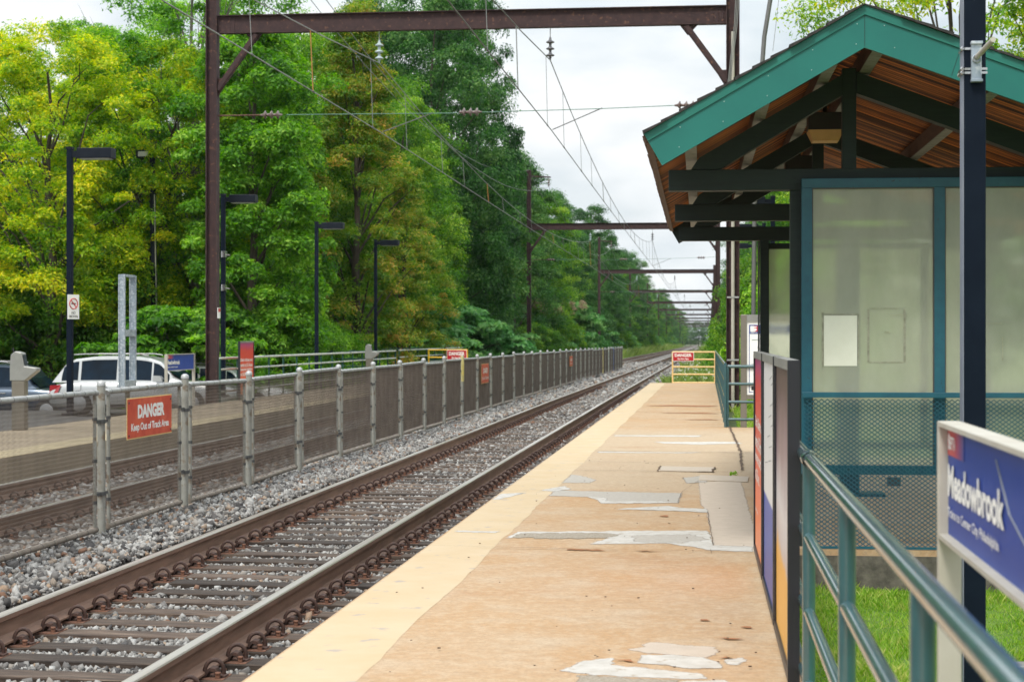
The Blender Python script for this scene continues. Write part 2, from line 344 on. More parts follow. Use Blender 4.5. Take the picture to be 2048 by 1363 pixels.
M['patch_grey'] = flaky('flaking_grey_patch', (.40, .375, .335), (.34, .315, .28), 22)
M['patch_beige'] = flaky('beige_patch', (.43, .365, .30), (.47, .40, .33), 8)
M['concrete_agg'] = flaky('exposed_aggregate', (.22, .185, .14), (.36, .325, .27), 55)
M['cover'] = pm('cover_slab', (.41, .35, .285), (.45, .385, .31), 8, .9, 0, .2, 120)
def plank_mat():
    m, t, N, L, B = newmat('stained_pine_boards'); B.inputs['Specular IOR Level'].default_value = .15; B.inputs['Roughness'].default_value = .7
    tc = N.new('ShaderNodeTexCoord'); sp = N.new('ShaderNodeSeparateXYZ'); L.new(tc.outputs['Object'], sp.inputs[0])
    fl = N.new('ShaderNodeMath'); fl.operation = 'MULTIPLY'; fl.inputs[1].default_value = 1 / .085; L.new(sp.outputs[1], fl.inputs[0])
    fr = N.new('ShaderNodeMath'); fr.operation = 'FRACT'; L.new(fl.outputs[0], fr.inputs[0])
    ii = N.new('ShaderNodeMath'); ii.operation = 'FLOOR'; L.new(fl.outputs[0], ii.inputs[0])
    wn = N.new('ShaderNodeTexWhiteNoise'); wn.noise_dimensions = '1D'; L.new(ii.outputs[0], wn.inputs['W'])
    mp = N.new('ShaderNodeMapping'); mp.inputs['Scale'].default_value = (1.2, 22, 1.2); L.new(tc.outputs['Object'], mp.inputs[0])
    n = N.new('ShaderNodeTexNoise'); n.inputs['Scale'].default_value = 4; n.inputs['Detail'].default_value = 6; L.new(mp.outputs[0], n.inputs[0])
    ad = N.new('ShaderNodeMath'); ad.operation = 'MULTIPLY_ADD'; ad.inputs[1].default_value = .45; L.new(wn.outputs[0], ad.inputs[0])
    sb = N.new('ShaderNodeMath'); sb.operation = 'MULTIPLY'; sb.inputs[1].default_value = .75; L.new(n.outputs[0], sb.inputs[0]); L.new(sb.outputs[0], ad.inputs[2])
    r = N.new('ShaderNodeValToRGB'); e = r.color_ramp.elements; e[0].position = .32; e[0].color = (.018, .008, .005, 1); e[1].position = .80; e[1].color = (.62, .21, .035, 1)
    q = e.new(.55); q.color = (.15, .050, .016, 1); L.new(ad.outputs[0], r.inputs[0])
    lt = N.new('ShaderNodeMath'); lt.operation = 'LESS_THAN'; lt.inputs[1].default_value = .16; L.new(fr.outputs[0], lt.inputs[0])
    mx = N.new('ShaderNodeMixRGB'); mx.inputs[2].default_value = (.012, .006, .004, 1); L.new(lt.outputs[0], mx.inputs[0]); L.new(r.outputs[0], mx.inputs[1])
    L.new(mx.outputs[0], B.inputs['Base Color']); return m
M['planks'] = plank_mat()

def glass_mat():
    m, t, N, L, B = newmat('frosted_plastic_pane')
    tc = N.new('ShaderNodeTexCoord'); n = N.new('ShaderNodeTexNoise'); n.inputs['Scale'].default_value = 2.5; n.inputs['Detail'].default_value = 7; n.inputs['Roughness'].default_value = .65
    mp = N.new('ShaderNodeMapping'); mp.inputs['Scale'].default_value = (1.6, 1, .7); L.new(tc.outputs['Object'], mp.inputs[0]); L.new(mp.outputs[0], n.inputs[0])
    r = N.new('ShaderNodeValToRGB'); r.color_ramp.elements[0].position = .3; r.color_ramp.elements[1].position = .7
    r.color_ramp.elements[0].color = (.66, .69, .58, 1); r.color_ramp.elements[1].color = (.84, .86, .74, 1); L.new(n.outputs[0], r.inputs[0])
    d = N.new('ShaderNodeBsdfDiffuse'); tl = N.new('ShaderNodeBsdfTranslucent'); rf = N.new('ShaderNodeBsdfRefraction'); rf.inputs['IOR'].default_value = 1.06; rf.inputs['Roughness'].default_value = .20
    rf.inputs['Color'].default_value = (.97, 1, .90, 1); gl = N.new('ShaderNodeBsdfGlossy'); gl.inputs['Roughness'].default_value = .35
    L.new(r.outputs[0], d.inputs[0]); L.new(r.outputs[0], tl.inputs[0])
    a = N.new('ShaderNodeMixShader'); a.inputs[0].default_value = .40; L.new(d.outputs[0], a.inputs[1]); L.new(tl.outputs[0], a.inputs[2])
    b = N.new('ShaderNodeMixShader'); b.inputs[0].default_value = .68; L.new(a.outputs[0], b.inputs[1]); L.new(rf.outputs[0], b.inputs[2])
    c = N.new('ShaderNodeMixShader'); c.inputs[0].default_value = .05; L.new(b.outputs[0], c.inputs[1]); L.new(gl.outputs[0], c.inputs[2])
    L.new(c.outputs[0], N['Material Output'].inputs[0]); return m
M['frost'] = glass_mat()
M['paper'] = pm('faded_paper', (.72, .73, .63), (.66, .67, .57), 5, .8)
M['tape'] = pm('old_tape', (.20, .20, .15), (.32, .32, .25), 20, .7)

def stone_mat():
    m, t, N, L, B = newmat('crushed_stone'); B.inputs['Roughness'].default_value = .85
    at = N.new('ShaderNodeAttribute'); at.attribute_name = 'shade'
    r = N.new('ShaderNodeValToRGB'); r.color_ramp.interpolation = 'LINEAR'; e = r.color_ramp.elements
    e[0].position = 0; e[0].color = (.045, .043, .045, 1); e[1].position = 1; e[1].color = (.20, .105, .065, 1)
    for p, c in ((.2, (.145, .135, .128)), (.42, (.27, .262, .25)), (.60, (.43, .425, .41)), (.72, (.25, .22, .19)), (.84, (.34, .245, .17))):
        q = e.new(p); q.color = (*c, 1)
    L.new(at.outputs['Fac'], r.inputs[0])
    ge = N.new('ShaderNodeNewGeometry'); n = N.new('ShaderNodeTexNoise'); n.inputs['Scale'].default_value = 60; n.inputs['Detail'].default_value = 3; L.new(ge.outputs['Position'], n.inputs[0])
    x = N.new('ShaderNodeMixRGB'); x.blend_type = 'MULTIPLY'; x.inputs[0].default_value = .6
    rr = N.new('ShaderNodeValToRGB'); rr.color_ramp.elements[0].position = .3; rr.color_ramp.elements[0].color = (.55, .55, .55, 1); rr.color_ramp.elements[1].position = .7
    L.new(n.outputs[0], rr.inputs[0]); L.new(r.outputs[0], x.inputs[1]); L.new(rr.outputs[0], x.inputs[2]); L.new(x.outputs[0], B.inputs['Base Color']); return m
M['stone'] = stone_mat()

def tie_mat():
    m, t, N, L, B = newmat('weathered_tie_wood'); B.inputs['Roughness'].default_value = .85
    tc = N.new('ShaderNodeTexCoord'); oi = N.new('ShaderNodeObjectInfo'); mp = N.new('ShaderNodeMapping'); mp.inputs['Scale'].default_value = (.8, 16, 10)
    ad = N.new('ShaderNodeVectorMath'); L.new(oi.outputs['Location'], ad.inputs[0]); L.new(tc.outputs['Object'], ad.inputs[1]); L.new(ad.outputs[0], mp.inputs[0])
    n = N.new('ShaderNodeTexNoise'); n.inputs['Scale'].default_value = 3; n.inputs['Detail'].default_value = 8; n.inputs['Roughness'].default_value = .7; L.new(mp.outputs[0], n.inputs[0])
    r = N.new('ShaderNodeValToRGB'); e = r.color_ramp.elements; e[0].position = .34; e[0].color = (.022, .015, .012, 1); e[1].position = .70; e[1].color = (.21, .155, .115, 1)
    q = e.new(.5); q.color = (.075, .050, .036, 1); L.new(n.outputs[0], r.inputs[0])
    hv = N.new('ShaderNodeHueSaturation'); mr = N.new('ShaderNodeMapRange'); mr.inputs[3].default_value = .35; mr.inputs[4].default_value = 1.25
    L.new(oi.outputs['Random'], mr.inputs[0]); L.new(mr.outputs[0], hv.inputs['Value']); L.new(r.outputs[0], hv.inputs['Color']); L.new(hv.outputs[0], B.inputs['Base Color'])
    bp = N.new('ShaderNodeBump'); bp.inputs['Strength'].default_value = .8; bp.inputs['Distance'].default_value = .01; L.new(n.outputs[0], bp.inputs['Height']); L.new(bp.outputs[0], B.inputs['Normal']); return m
M['tie'] = tie_mat()

# lettering fitted into a box: lower-left corner o, reading direction ux, up direction uy
_tc = bpy.data.curves.new('lettering', 'FONT')
def txt(s, parent, mat, o, ux, uy, w, h, bold=.0, name='lettering', depth=.0015):
    cu = bpy.data.curves.new('lettering', 'FONT'); cu.body = s; cu.size = 1; cu.offset = bold; cu.resolution_u = 3
    ob = bpy.data.objects.new('lettering_source', cu); C.objects.link(ob)
    bpy.context.view_layer.update()
    me = bpy.data.meshes.new_from_object(ob.evaluated_get(bpy.context.evaluated_depsgraph_get()))
    bpy.data.objects.remove(ob); bpy.data.curves.remove(cu)
    n = len(me.vertices); co = np.empty(n * 3); me.vertices.foreach_get('co', co); co = co.reshape(-1, 3)
    mn = co.min(0); mxx = co.max(0); sx = w / max(mxx[0] - mn[0], 1e-6); sy = h / max(mxx[1] - mn[1], 1e-6)
    ux = np.array(ux, float); uy = np.array(uy, float); nn = np.cross(ux, uy)
    p = np.array(o, float) + np.outer((co[:, 0] - mn[0]) * sx, ux) + np.outer((co[:, 1] - mn[1]) * sy, uy) + nn * depth
    me.vertices.foreach_set('co', p.ravel()); me.materials.clear(); me.materials.append(mat); me.update(); me.name = name
    ob = bpy.data.objects.new(name, me); C.objects.link(ob); ob.parent = parent
    return ob

# ------------------------------------------------------------------ ground
def zg(x, y):
    if x > 0: return -.27 + drop(y)
    if x > -12.9: return -.46 + drop(y)
    return (-.62 if y < 60 else -.9) - .012 * max(0, -x - 13) + drop(y)
xs = [-2500, -900, -300, -120, -60, -40, -30, -24, -20, -17, -15, -13.4, -12.8, -9.3, -6, -2.2, .05, 1, 3, 8, 20, 60, 200, 900, 2500]
ys = [-60, -10, 0, 5, 10, 20, 30, 40, 50, 60, 61, 70, 80, 90, 110, 140, 200, 300, 450, 700, 1000, 1500, 2500, 4500]
g = MB(); nx = len(xs)
g.add([(x + shift(min(y, 1500)), y, zg(x, min(y, 1500)) - .04) for y in ys for x in xs],
      [(j * nx + i, j * nx + i + 1, (j + 1) * nx + i + 1, (j + 1) * nx + i) for j in range(len(ys) - 1) for i in range(nx - 1)])
tag(g.build('ground', M['soil']), 'green verge and bare soil under the trees', kind='structure')
b = MB(); yy = [-12, 0, 10, 20, 30, 40, 50, 60, 80, 100, 140, 200, 300, 450, 700, 1000, 1400]
xx = [(-9.9, -.46), (-9.3, -.40), (-5.95, -.375), (-5.2, -.385), (-4.9, -.42), (-2.5, -.42), (-2.1, -.40), (-.8, -.46)]
b.add([(x + shift(y), y, z + drop(y)) for y in yy for x, z in xx],
      [(j * 8 + i, j * 8 + i + 1, (j + 1) * 8 + i + 1, (j + 1) * 8 + i) for j in range(len(yy) - 1) for i in range(7)])
tag(b.build('ballast_bed', M['bed']), 'packed stone bed beneath both tracks', kind='structure')
p = MB(); p.prism([(-40, 20), (-13.3, 20), (-13.3, 60), (-40, 60)], 2, -.75, -.60)
tag(p.build('parking_lot', M['asphalt']), 'asphalt parking area beyond the far platform', kind='structure')

# near platform
def q(x, y): return Rt(x, y)
poly = [(-2.178, -3), q(.50, -3), q(.50, 13.76), q(4.2, 13.76), q(4.2, 24.2), q(1.6, 24.2), q(1.6, 32.25), (.23, 32.25), (.07, 63.4), (-2.178 + shift(63.4), 63.4)]
pl = MB(); pl.prism(poly, 2, -.045, 0)
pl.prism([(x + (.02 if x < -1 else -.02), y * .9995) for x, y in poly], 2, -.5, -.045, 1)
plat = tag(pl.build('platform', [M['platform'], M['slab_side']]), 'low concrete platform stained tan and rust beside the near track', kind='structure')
rs = random.Random(3)
st = MB(); left = []; right = []; y = 0.0
while y < 63.3:
    left.append((-2.172 + (shift(y) if y > BEND else 0), y)); right.append((-1.655 + .010 * math.sin(y * 1.7) + rs.uniform(-.008, .008) - .0004 * y, y)); y += .22
st.add([(x, y, .0012) for x, y in left] + [(x, y, .0012) for x, y in right], [(i, len(left) + i, len(left) + i + 1, i + 1) for i in range(len(left) - 1)])
st.build('edge_stripe', M['stripe'], plat)
def rough_poly(pts, amp=.012, seg=.05, seed=1):
    r = random.Random(seed); out = []
    for i in range(len(pts)):
        a = Vector(pts[i]); c = Vector(pts[(i + 1) % len(pts)]); n = max(1, int((c - a).length / seg))
        for k in range(n):
            p = a.lerp(c, k / n); out.append((p.x + (r.uniform(-amp, amp) if k else 0), p.y + (r.uniform(-amp, amp) * 2 if k else 0)))
    return out
def patch(name, mat, pts, z=.004, amp=.010, seg=.07, seed=1):
    P = [Vector(p) for p in rough_poly(pts, amp, seg, seed)]; n = len(P)
    ar = sum(P[i].x * P[(i + 1) % n].y - P[(i + 1) % n].x * P[i].y for i in range(n)); sg = 1 if ar > 0 else -1
    nr = []
    for i in range(n):
        d = (P[(i + 1) % n] - P[i - 1]).normalized(); nr.append(Vector((d.y, -d.x)) * sg)
    w = .035 if seg < .09 else .06
    V = [(p.x + q_.x * w, p.y + q_.y * w * 1.5, z * .25 + .0006) for p, q_ in zip(P, nr)] + [(p.x - q_.x * w * .5, p.y - q_.y * w * .7, z * .25 + .0009) for p, q_ in zip(P, nr)]
    o = MB().add(V, [(i, (i + 1) % n, n + (i + 1) % n, n + i) for i in range(n)] + [tuple(range(n, 2 * n))]).build(name, mat, plat)
    at = o.data.attributes.new('shade', 'FLOAT', 'POINT'); at.data.foreach_set('value', [0.0] * n + [1.0] * n)
patch('concrete_patch', M['patch_beige'], [(.30, 13.56), (-.006, 13.92), (-.062, 16.52), (-.12, 17.3), (-.166, 20.1), (-.1, 20.1), q(.46, 20.1), q(.46, 13.60)], .003, .006)
patch('concrete_patch', M['patch_white'], [(-1.644, 14.249), (-1.603, 14.721), (-1.09, 14.811), (-.058, 14.975), (-.006, 13.923), (.297, 13.859), (.29, 13.547), (-.021, 13.605), (-.149, 13.809), (-.379, 14.023), (-.959, 13.915), (-.821, 14.341), (-1.1, 14.50), (-1.4, 14.42)], .007, .012, .06, 2)
patch('aggregate_patch', M['concrete_agg'], [(-1.60, 14.28), (-1.56, 14.60), (-1.1, 14.70), (-.75, 14.62), (-.86, 14.32), (-1.2, 14.25)], .010, .02, .05, 3)
patch('aggregate_patch', M['patch_grey'], [(-.6, 14.1), (-.65, 14.5), (-.2, 14.7), (-.05, 14.3), (-.3, 14.05)], .010, .02, .05, 4)
patch('concrete_patch', M['patch_beige'], [(-.438, 9.25), (-.359, 9.309), (-.367, 9.372), (-.333, 9.473), (.007, 9.35), (.012, 9.134), (-.056, 9.037), (-.2, 9.10), (-.339, 9.13)], .004, .005, .04, 5)
patch('concrete_patch', M['patch_white'], [(-.36, 9.07), (-.20, 9.10), (-.056, 9.03), (.022, 8.929), (.027, 8.759), (-.135, 8.741), (-.238, 8.814), (-.37, 8.86)], .007, .006, .04, 6)
patch('concrete_patch', M['patch_white'], [(-.731, 8.63), (-.633, 8.884), (-.504, 8.987), (-.50, 8.80), (-.283, 8.70), (-.053, 8.60), (-.033, 8.483), (-.131, 8.472), (-.427, 8.502), (-.65, 8.563)], .004, .006, .04, 7)
patch('concrete_patch', M['patch_white'], [(.053, 8.99), (.142, 9.059), (.162, 9.002), (.108, 8.853), (.068, 8.888)], .004, .004, .03, 8)
patch('concrete_patch', M['patch_white'], [(-.13, 8.42), (.05, 8.46), (.10, 8.32), (-.08, 8.20), (-.2, 8.3)], .004, .006, .04, 18)
patch('aggregate_patch', M['concrete_agg'], [(-.64, 8.50), (-.43, 8.46), (-.16, 8.44), (-.2, 8.1), (-.6, 8.1)], .004, .01, .05, 19)
patch('concrete_patch', M['patch_grey'], [(-1.655, 18.75), (-.328, 18.541), (-.343, 17.446), (-.519, 17.522), (-1.056, 17.404), (-1.1, 17.83), (-1.256, 18.016), (-1.65, 18.091)], .006, .012, .07, 9)
patch('concrete_patch', M['patch_white'], [(-1.25, 18.0), (-1.08, 17.95), (-1.04, 17.55), (-.5, 17.60), (-.36, 17.44), (-.519, 17.40), (-1.08, 17.32), (-1.14, 17.7)], .010, .012, .06, 10)
patch('concrete_patch', M['patch_white'], [(-.44, 17.135), (-.299, 16.933), (-.064, 16.87), (-.062, 16.522), (-.228, 16.624), (-.6, 16.7), (-.9, 16.75), (-.8, 16.86)], .010, .008, .06, 11)
patch('concrete_patch', M['patch_grey'], [(-1.654, 19.73), (-1.358, 19.763), (-1.304, 20.147), (-1.533, 20.784), (-1.648, 20.909)], .006, .01, .06, 12)
patch('concrete_patch', M['patch_white'], [(-2.17, 17.6), (-2.16, 18.25), (-1.93, 18.42), (-2.05, 17.85), (-2.12, 17.62)], .008, .008, .05, 13)
patch('concrete_patch', M['patch_white'], [(-2.1, 14.75), (-1.75, 14.72), (-1.78, 14.62), (-2.12, 14.66)], .008, .008, .05, 23)
patch('concrete_patch', M['patch_white'], [(-1.8, 18.75), (-1.6, 19.3), (-1.50, 18.9), (-1.67, 18.608)], .008, .008, .05, 14)
patch('concrete_patch', M['patch_grey'], [(-.35, 20.6), (-.12, 20.9), (-.08, 20.0), (-.3, 19.8)], .010, .01, .05, 15)
patch('concrete_patch', M['patch_white'], [(-1.6, 29.4), (-.2, 29.5), (-.25, 29.1), (-1.6, 29.15)], .006, .02, .1, 16)
patch('concrete_patch', M['patch_white'], [(-.9, 27.6), (.30, 27.75), (.42, 27.3), (-.2, 27.0), (-.75, 27.2)], .006, .02, .1, 17)
patch('concrete_patch', M['patch_white'], [(-1.6, 25.2), (-1.0, 25.1), (-.2, 25.15), (-.3, 25.0), (-1.6, 24.95)], .006, .012, .1, 20)
# loose slabs (access covers) lying in the surface, and the cracks and joints round them
for pts in ([(-.64, 22.3), (.004, 22.15), (-.021, 21.42), (-.661, 21.6)], [(-.162, 20.938), (.394, 20.73), (.369, 20.02), (-.166, 20.19)]):
    MB().prism(pts, 2, .002, .012).build('access_cover', M['cover'], plat, bevel=.003)
cr = MB(); k = 0
def crack(pts, w, seed, z=.013):
    r = random.Random(seed); P = []
    for i in range(len(pts) - 1):
        a = Vector(pts[i]); c = Vector(pts[i + 1]); n = max(2, int((c - a).length / .12))
        for t in range(n): p = a.lerp(c, t / n); P.append((p.x + r.uniform(-1, 1) * min(.015, w), p.y + r.uniform(-.012, .012)))
    P.append(pts[-1]); l = []; rr = []
    for i, p in enumerate(P):
        a = Vector(P[max(0, i - 1)]); c = Vector(P[min(len(P) - 1, i + 1)]); d = (c - a).normalized(); n = Vector((-d.y, d.x)) * w * r.uniform(.3, 1) / 2
        l.append((p[0] + n.x, p[1] + n.y, z)); rr.append((p[0] - n.x, p[1] - n.y, z))
    cr.add(l + rr, [(i, len(l) + i, len(l) + i + 1, i + 1) for i in range(len(l) - 1)])
crack([(.273, 32.6), (.311, 29.652), (.338, 27.437), (.374, 25.24), (.351, 23.118), (.338, 21.747)], .045, 1)
for y0, x0, x1, w in ((13.45, -1.66, .47, .012), (18.62, -1.66, -.33, .010), (25.07, -1.66, .5, .035), (21.42, -1.66, .33, .03), (32.2, -1.66, .23, .03), (29.5, -1.66, .4, .02), (38.2, -1.66, .18, .05), (44.4, -1.66, .15, .045), (50.6, -1.66, .12, .05), (57, -1.7, .1, .05), (7.2, -1.66, .4, .01), (22.9, -1.6, .33, .02), (35.2, -1.66, .18, .03)):
    crack([(x0, y0 + .1), (x1, y0)], w, int(y0 * 10))
crack([(-2.17, 18.5), (-1.8, 18.62), (-1.6, 18.9)], .012, 70); crack([(-2.17, 13.6), (-1.66, 13.55)], .008, 71)
crack([(-.02, 13.6), (-.02, 13.35)], .008, 31); crack([(.30, 13.75), (.1, 13.82), (.0, 13.80)], .01, 32)
crack([(-.17, 20.1), (-.33, 18.6), (-.345, 17.4)], .006, 33, .014); crack([(-.06, 16.5), (-.006, 13.9)], .008, 34)
crack([(-.66, 22.3), (-.665, 21.5)], .03, 35); crack([(.006, 22.2), (-.015, 21.4)], .03, 36)
cr.build('surface_crack', M['crack'], plat)
ru = MB()
for pts in ([(.02, 9.62), (.12, 9.58), (.16, 9.6), (.06, 9.64)], [(-.49, 8.90), (-.38, 8.86), (-.41, 8.93)], [(.02, 9.02), (.10, 9.0), (.06, 9.06)], [(.14, 10.0), (.22, 9.96), (.20, 10.02)],
            [(-1.1, 13.48), (-.8, 13.46), (-.86, 13.53), (-1.1, 13.53)], [(-.6, 13.46), (-.4, 13.45), (-.5, 13.5)], [(-.5, 16.1), (-.4, 16.05), (-.42, 16.2)], [(-.08, 10.2), (-.02, 10.2), (-.04, 10.25)],
            [(-1.6, 42.0), (-.1, 41.6), (.1, 42.2), (-1.0, 42.6)], [(-1.2, 38.0), (.1, 37.8), (-.2, 38.4)], [(-.6, 35), (.1, 34.9), (-.1, 35.3)]):
    ru.sheet(rough_poly(pts, .012, .03, int(abs(pts[0][1]) * 31)), .0065)
ru.build('rust_stain', M['rust_stain'], plat)
pb = MB(); rs = random.Random(9)
for i in range(70):
    x, y = rs.uniform(-2.0, .3), rs.uniform(8.3, 24); s = rs.uniform(.004, .010)
    pb.box(x, x + s * 1.6, y, y + s * 1.3, .012, .012 + s * .5, 0)
pb.build('grit', M['crack'], plat)

# far platform
fp = MB(); fp.prism([(-12.05, 6), (-9.35, 6), (-9.35, 74.5), (-12.05, 74.5)], 2, -.6, 0)
fp = tag(fp.build('platform', [M['concrete_far']]), 'far side platform behind the chain-link fence', kind='structure')
MB().box(-9.95, -9.36, 6, 74.4, .0005, .005).build('edge_stripe', M['stripe_far'], fp)

# ------------------------------------------------------------------ ballast stones (uncountable)
def stones(name, label, regions, seed):
    rg = np.random.default_rng(seed); P = []; SZ = []
    for (x0, x1, y0, y1, sp, sz, zf) in regions:
        nx_, ny_ = int((x1 - x0) / sp), int((y1 - y0) / sp)
        gx, gy = np.meshgrid(np.arange(nx_), np.arange(ny_)); gx = gx.ravel(); gy = gy.ravel()
        x = x0 + (gx + rg.uniform(-.1, 1.1, gx.size)) * sp; y = y0 + (gy + rg.uniform(-.1, 1.1, gx.size)) * sp
        s = sz * rg.uniform(.6, 1.25, gx.size) * (1 + .5 * (rg.random(gx.size) > .93))
        z = zf(x, y) + rg.uniform(-.012, .014, gx.size)
        sh = np.maximum(0, y - BEND)
        P.append(np.stack([x - .0025 * sh, y, z - .00278 * sh], 1)); SZ.append(s)
    P = np.concatenate(P); SZ = np.concatenate(SZ); n = len(P)
    cube = np.array([(-1, -1, -1), (1, -1, -1), (1, 1, -1), (-1, 1, -1), (-1, -1, 1), (1, -1, 1), (1, 1, 1), (-1, 1, 1)], float)
    V = cube[None] * rg.uniform(.30, 1.25, (n, 8, 3)); V *= rg.uniform(.5, 1.2, (n, 1, 3))
    q4 = rg.normal(size=(n, 4)); q4 /= np.linalg.norm(q4, axis=1)[:, None]; w, x, y, z = q4.T
    Rm = np.stack([1 - 2 * (y * y + z * z), 2 * (x * y - z * w), 2 * (x * z + y * w), 2 * (x * y + z * w), 1 - 2 * (x * x + z * z), 2 * (y * z - x * w),
                   2 * (x * z - y * w), 2 * (y * z + x * w), 1 - 2 * (x * x + y * y)], 1).reshape(n, 3, 3)
    V = np.einsum('nij,nkj->nki', Rm, V) * (SZ * .5)[:, None, None] + P[:, None]
    fc = np.array([(0, 3, 2, 1), (4, 5, 6, 7), (0, 1, 5, 4), (1, 2, 6, 5), (2, 3, 7, 6), (3, 0, 4, 7)])
    F = (fc[None] + (np.arange(n) * 8)[:, None, None]).reshape(-1, 4)
    blotch = .5 + .5 * np.sin(P[:, 0] * 2.3 + 1.7 * np.sin(P[:, 1] * .9)) * np.sin(P[:, 1] * 1.3 + P[:, 0])
    tone = np.clip(rg.beta(1.3, 1.7, n) * .82 + (rg.random(n) < .10 + .22 * blotch * (P[:, 0] < -4.9)) * rg.uniform(.2, .5, n), 0, 1)
    return tag(npmesh(name, V.reshape(-1, 3), F, M['stone'], attr=np.repeat(tone, 8)), label, kind='stuff')
TS, T0 = .485, 7.9
def zin(x, y):
    z = np.full_like(x, -.385)
    z = np.where((x < -5.0), -.335, z); z = np.where((x > -2.45), -.345, z)
    z = np.where((x < -6.2), -.38, z)
    intrack = (x > -5.05) & (x < -2.42)
    ph = np.mod(y - T0, TS); nt_ = intrack & (ph > TS / 2 - .135) & (ph < TS / 2 + .135)
    z = np.where(nt_, -.50, z)
    return z
stones('ballast', 'grey and brown crushed stone around the near track', [
    (-6.3, -2.12, 7.6, 24, .031, .036, zin), (-6.3, -2.12, 24, 42, .048, .050, zin), (-6.3, -1.9, 42, 75, .09, .085, zin), (-6.3, -1.2, 75, 160, .19, .16, zin),
    (-6.0, -5.0, 7.6, 24, .07, .055, lambda x, y: zin(x, y) + .02)], 5)
stones('ballast', 'grey crushed stone around the far track behind the fence', [
    (-9.4, -6.3, 9, 45, .065, .066, zin), (-9.6, -6.3, 45, 90, .12, .11, zin), (-9.8, -6.3, 90, 160, .25, .2, zin)], 6)

# ------------------------------------------------------------------ rails
def rail(x, label):
    prof = [(-.07, 0), (.07, 0), (.07, .012), (.022, .028), (.010, .045), (.010, .128), (.034, .142), (.036, .172), (.030, .180), (-.030, .180), (-.036, .172), (-.034, .142), (-.010, .128), (-.010, .045), (-.022, .028), (-.07, .012)]
    YS = [-10, 5, 50] + [50 + 12.5 * i for i in range(1, 21)] + [350, 420, 500, 620, 800, 1000, 1250]
    m = MB(); n = len(prof); vs = [(x + shift(y) + a, y, -.33 + drop(y) + c) for y in YS for a, c in prof]
    for j in range(len(YS) - 1):
        for i in range(n):
            fs = (j * n + i, j * n + (i + 1) % n, (j + 1) * n + (i + 1) % n, (j + 1) * n + i)
            m.f.append(fs); m.m.append(1 if i in (7, 8, 9) else 0); m.sm.append(False)
    m.v = vs
    o = m.build('rail', [M['rail_side'], M['rail_top']]); return tag(o, label, 'rail')
XL, XR = -4.485, -2.965
rail(XR, 'brown steel rail nearest the tan platform, polished on top')
rail(XL, 'brown steel rail of the near track, on the gravel and fence side')
rail(-6.93, 'steel rail of the far track just behind the chain-link fence')
rail(-8.43, 'steel rail of the far track next to the far platform')
def clip_mb():
    m = MB(); pts = []
    for i in range(15):
        t = PI * 1.18 * i / 14 - .25
        pts.append((.078 - .052 * math.cos(t), -.018 + .036 * i / 14, .026 + .066 * math.sin(t)))
    m.tube(pts, .0125, 7)
    m.prism([(.020, .006), (.035, .034), (.060, .052), (.092, .046), (.110, .012), (.150, .006), (.150, -.004), (.095, -.004), (.084, .026), (.060, .034), (.046, .016), (.040, -.002)], 1, -.042, .042)
    return m
def plate_mb():
    m = MB(); m.box(-.19, .19, -.095, .095, -.018, .006)
    for sx in (-1, 1):
        for sy in (-1, 1):
            m.box(sx * .150 - .012, sx * .150 + .012, sy * .06 - .012, sy * .06 + .012, .006, .035)
            m.lathe([(.001, .044), (.017, .042), (.019, .032), (.010, .026)], (sx * .150, sy * .06, 0), n=8)
    return m
tie0 = None
def tie_mb(seed):
    r = random.Random(seed); m = MB(); n = 10; prof = []
    for i in range(n + 1):
        x = -1.3 + 2.6 * i / n; h = r.uniform(-.006, .006); w = .112 + r.uniform(-.006, .006)
        prof += [(x, -w, -.17), (x, w, -.17), (x, w, -.006 + h), (x, w - .01, h), (x, -w + .01, h), (x, -w, -.006 + h)]
    fs = [(i * 6 + k, i * 6 + (k + 1) % 6, (i + 1) * 6 + (k + 1) % 6, (i + 1) * 6 + k) for i in range(n) for k in range(6)] + [tuple(range(6)), tuple(range(n * 6, n * 6 + 6))[::-1]]
    m.add(prof, fs); return m
ZT = -.352
def make_tie(full, nclip):
    r = thing('railroad_tie', 'dark weathered timber tie under the near track rails', 'railroad tie', (0, 0, 0), 0, 'timber ties under the near track')
    tie_mb(4).build('timber', M['tie'], r)
    if full:
        for xr in (-.76, .76):
            pmb = plate_mb().build('tie_plate', M['plate'], r); pmb.location = (xr, 0, .002)
            for sg in (1, -1):
                c = clip_mb().build('rail_clip', M['clip'], pmb); c.location = (sg * .035, 0, .010); c.rotation_euler = (0, 0, 0 if sg > 0 else PI)
    return r
tfull = make_tie(True, 4)
tb = [tie_mb(s).build('railroad_tie', M['tie']) for s in (11, 12)]
for o in tb: o.data.name = 'railroad_tie'
def place_tie(i, track, kind):
    y = T0 + TS * (i + .5) + random.uniform(-.015, .015)
    x = (-3.725 if track == 0 else -7.68) + shift(y) + random.uniform(-.03, .03)
    g_ = 'timber ties under the near track' if track == 0 else 'timber ties under the far track'
    if kind == 'full':
        o = copy_tree(tfull)
    else:
        o = tb[i % 2].copy(); C.objects.link(o)
    o.location = (x, y, ZT + drop(y) + random.uniform(-.01, .004)); o.rotation_euler = (0, 0, random.uniform(-.006, .006))
    tag(o, 'dark weathered timber tie under the near track rails' if track == 0 else 'dark timber tie under the far track behind the fence', 'railroad tie', g_)
    # keep clip plates seated on the rails
    if kind == 'full':
        for ch in o.children:
            if ch.name.startswith('tie_plate'): ch.location.x += (-3.725 if track == 0 else -7.68) + shift(y) - x
for i in range(0, 170): place_tie(i, 0, 'full' if i < 130 else 'plain')
for i in range(3, 75): place_tie(i, 1, 'full' if i < 55 else 'plain')
for i in range(75, 131): place_tie(i, 1, 'plain')
def kill(o):
    for ch in list(o.children): kill(ch)
    bpy.data.objects.remove(o)
kill(tfull)
for o in tb: bpy.data.objects.remove(o)
far = MB()
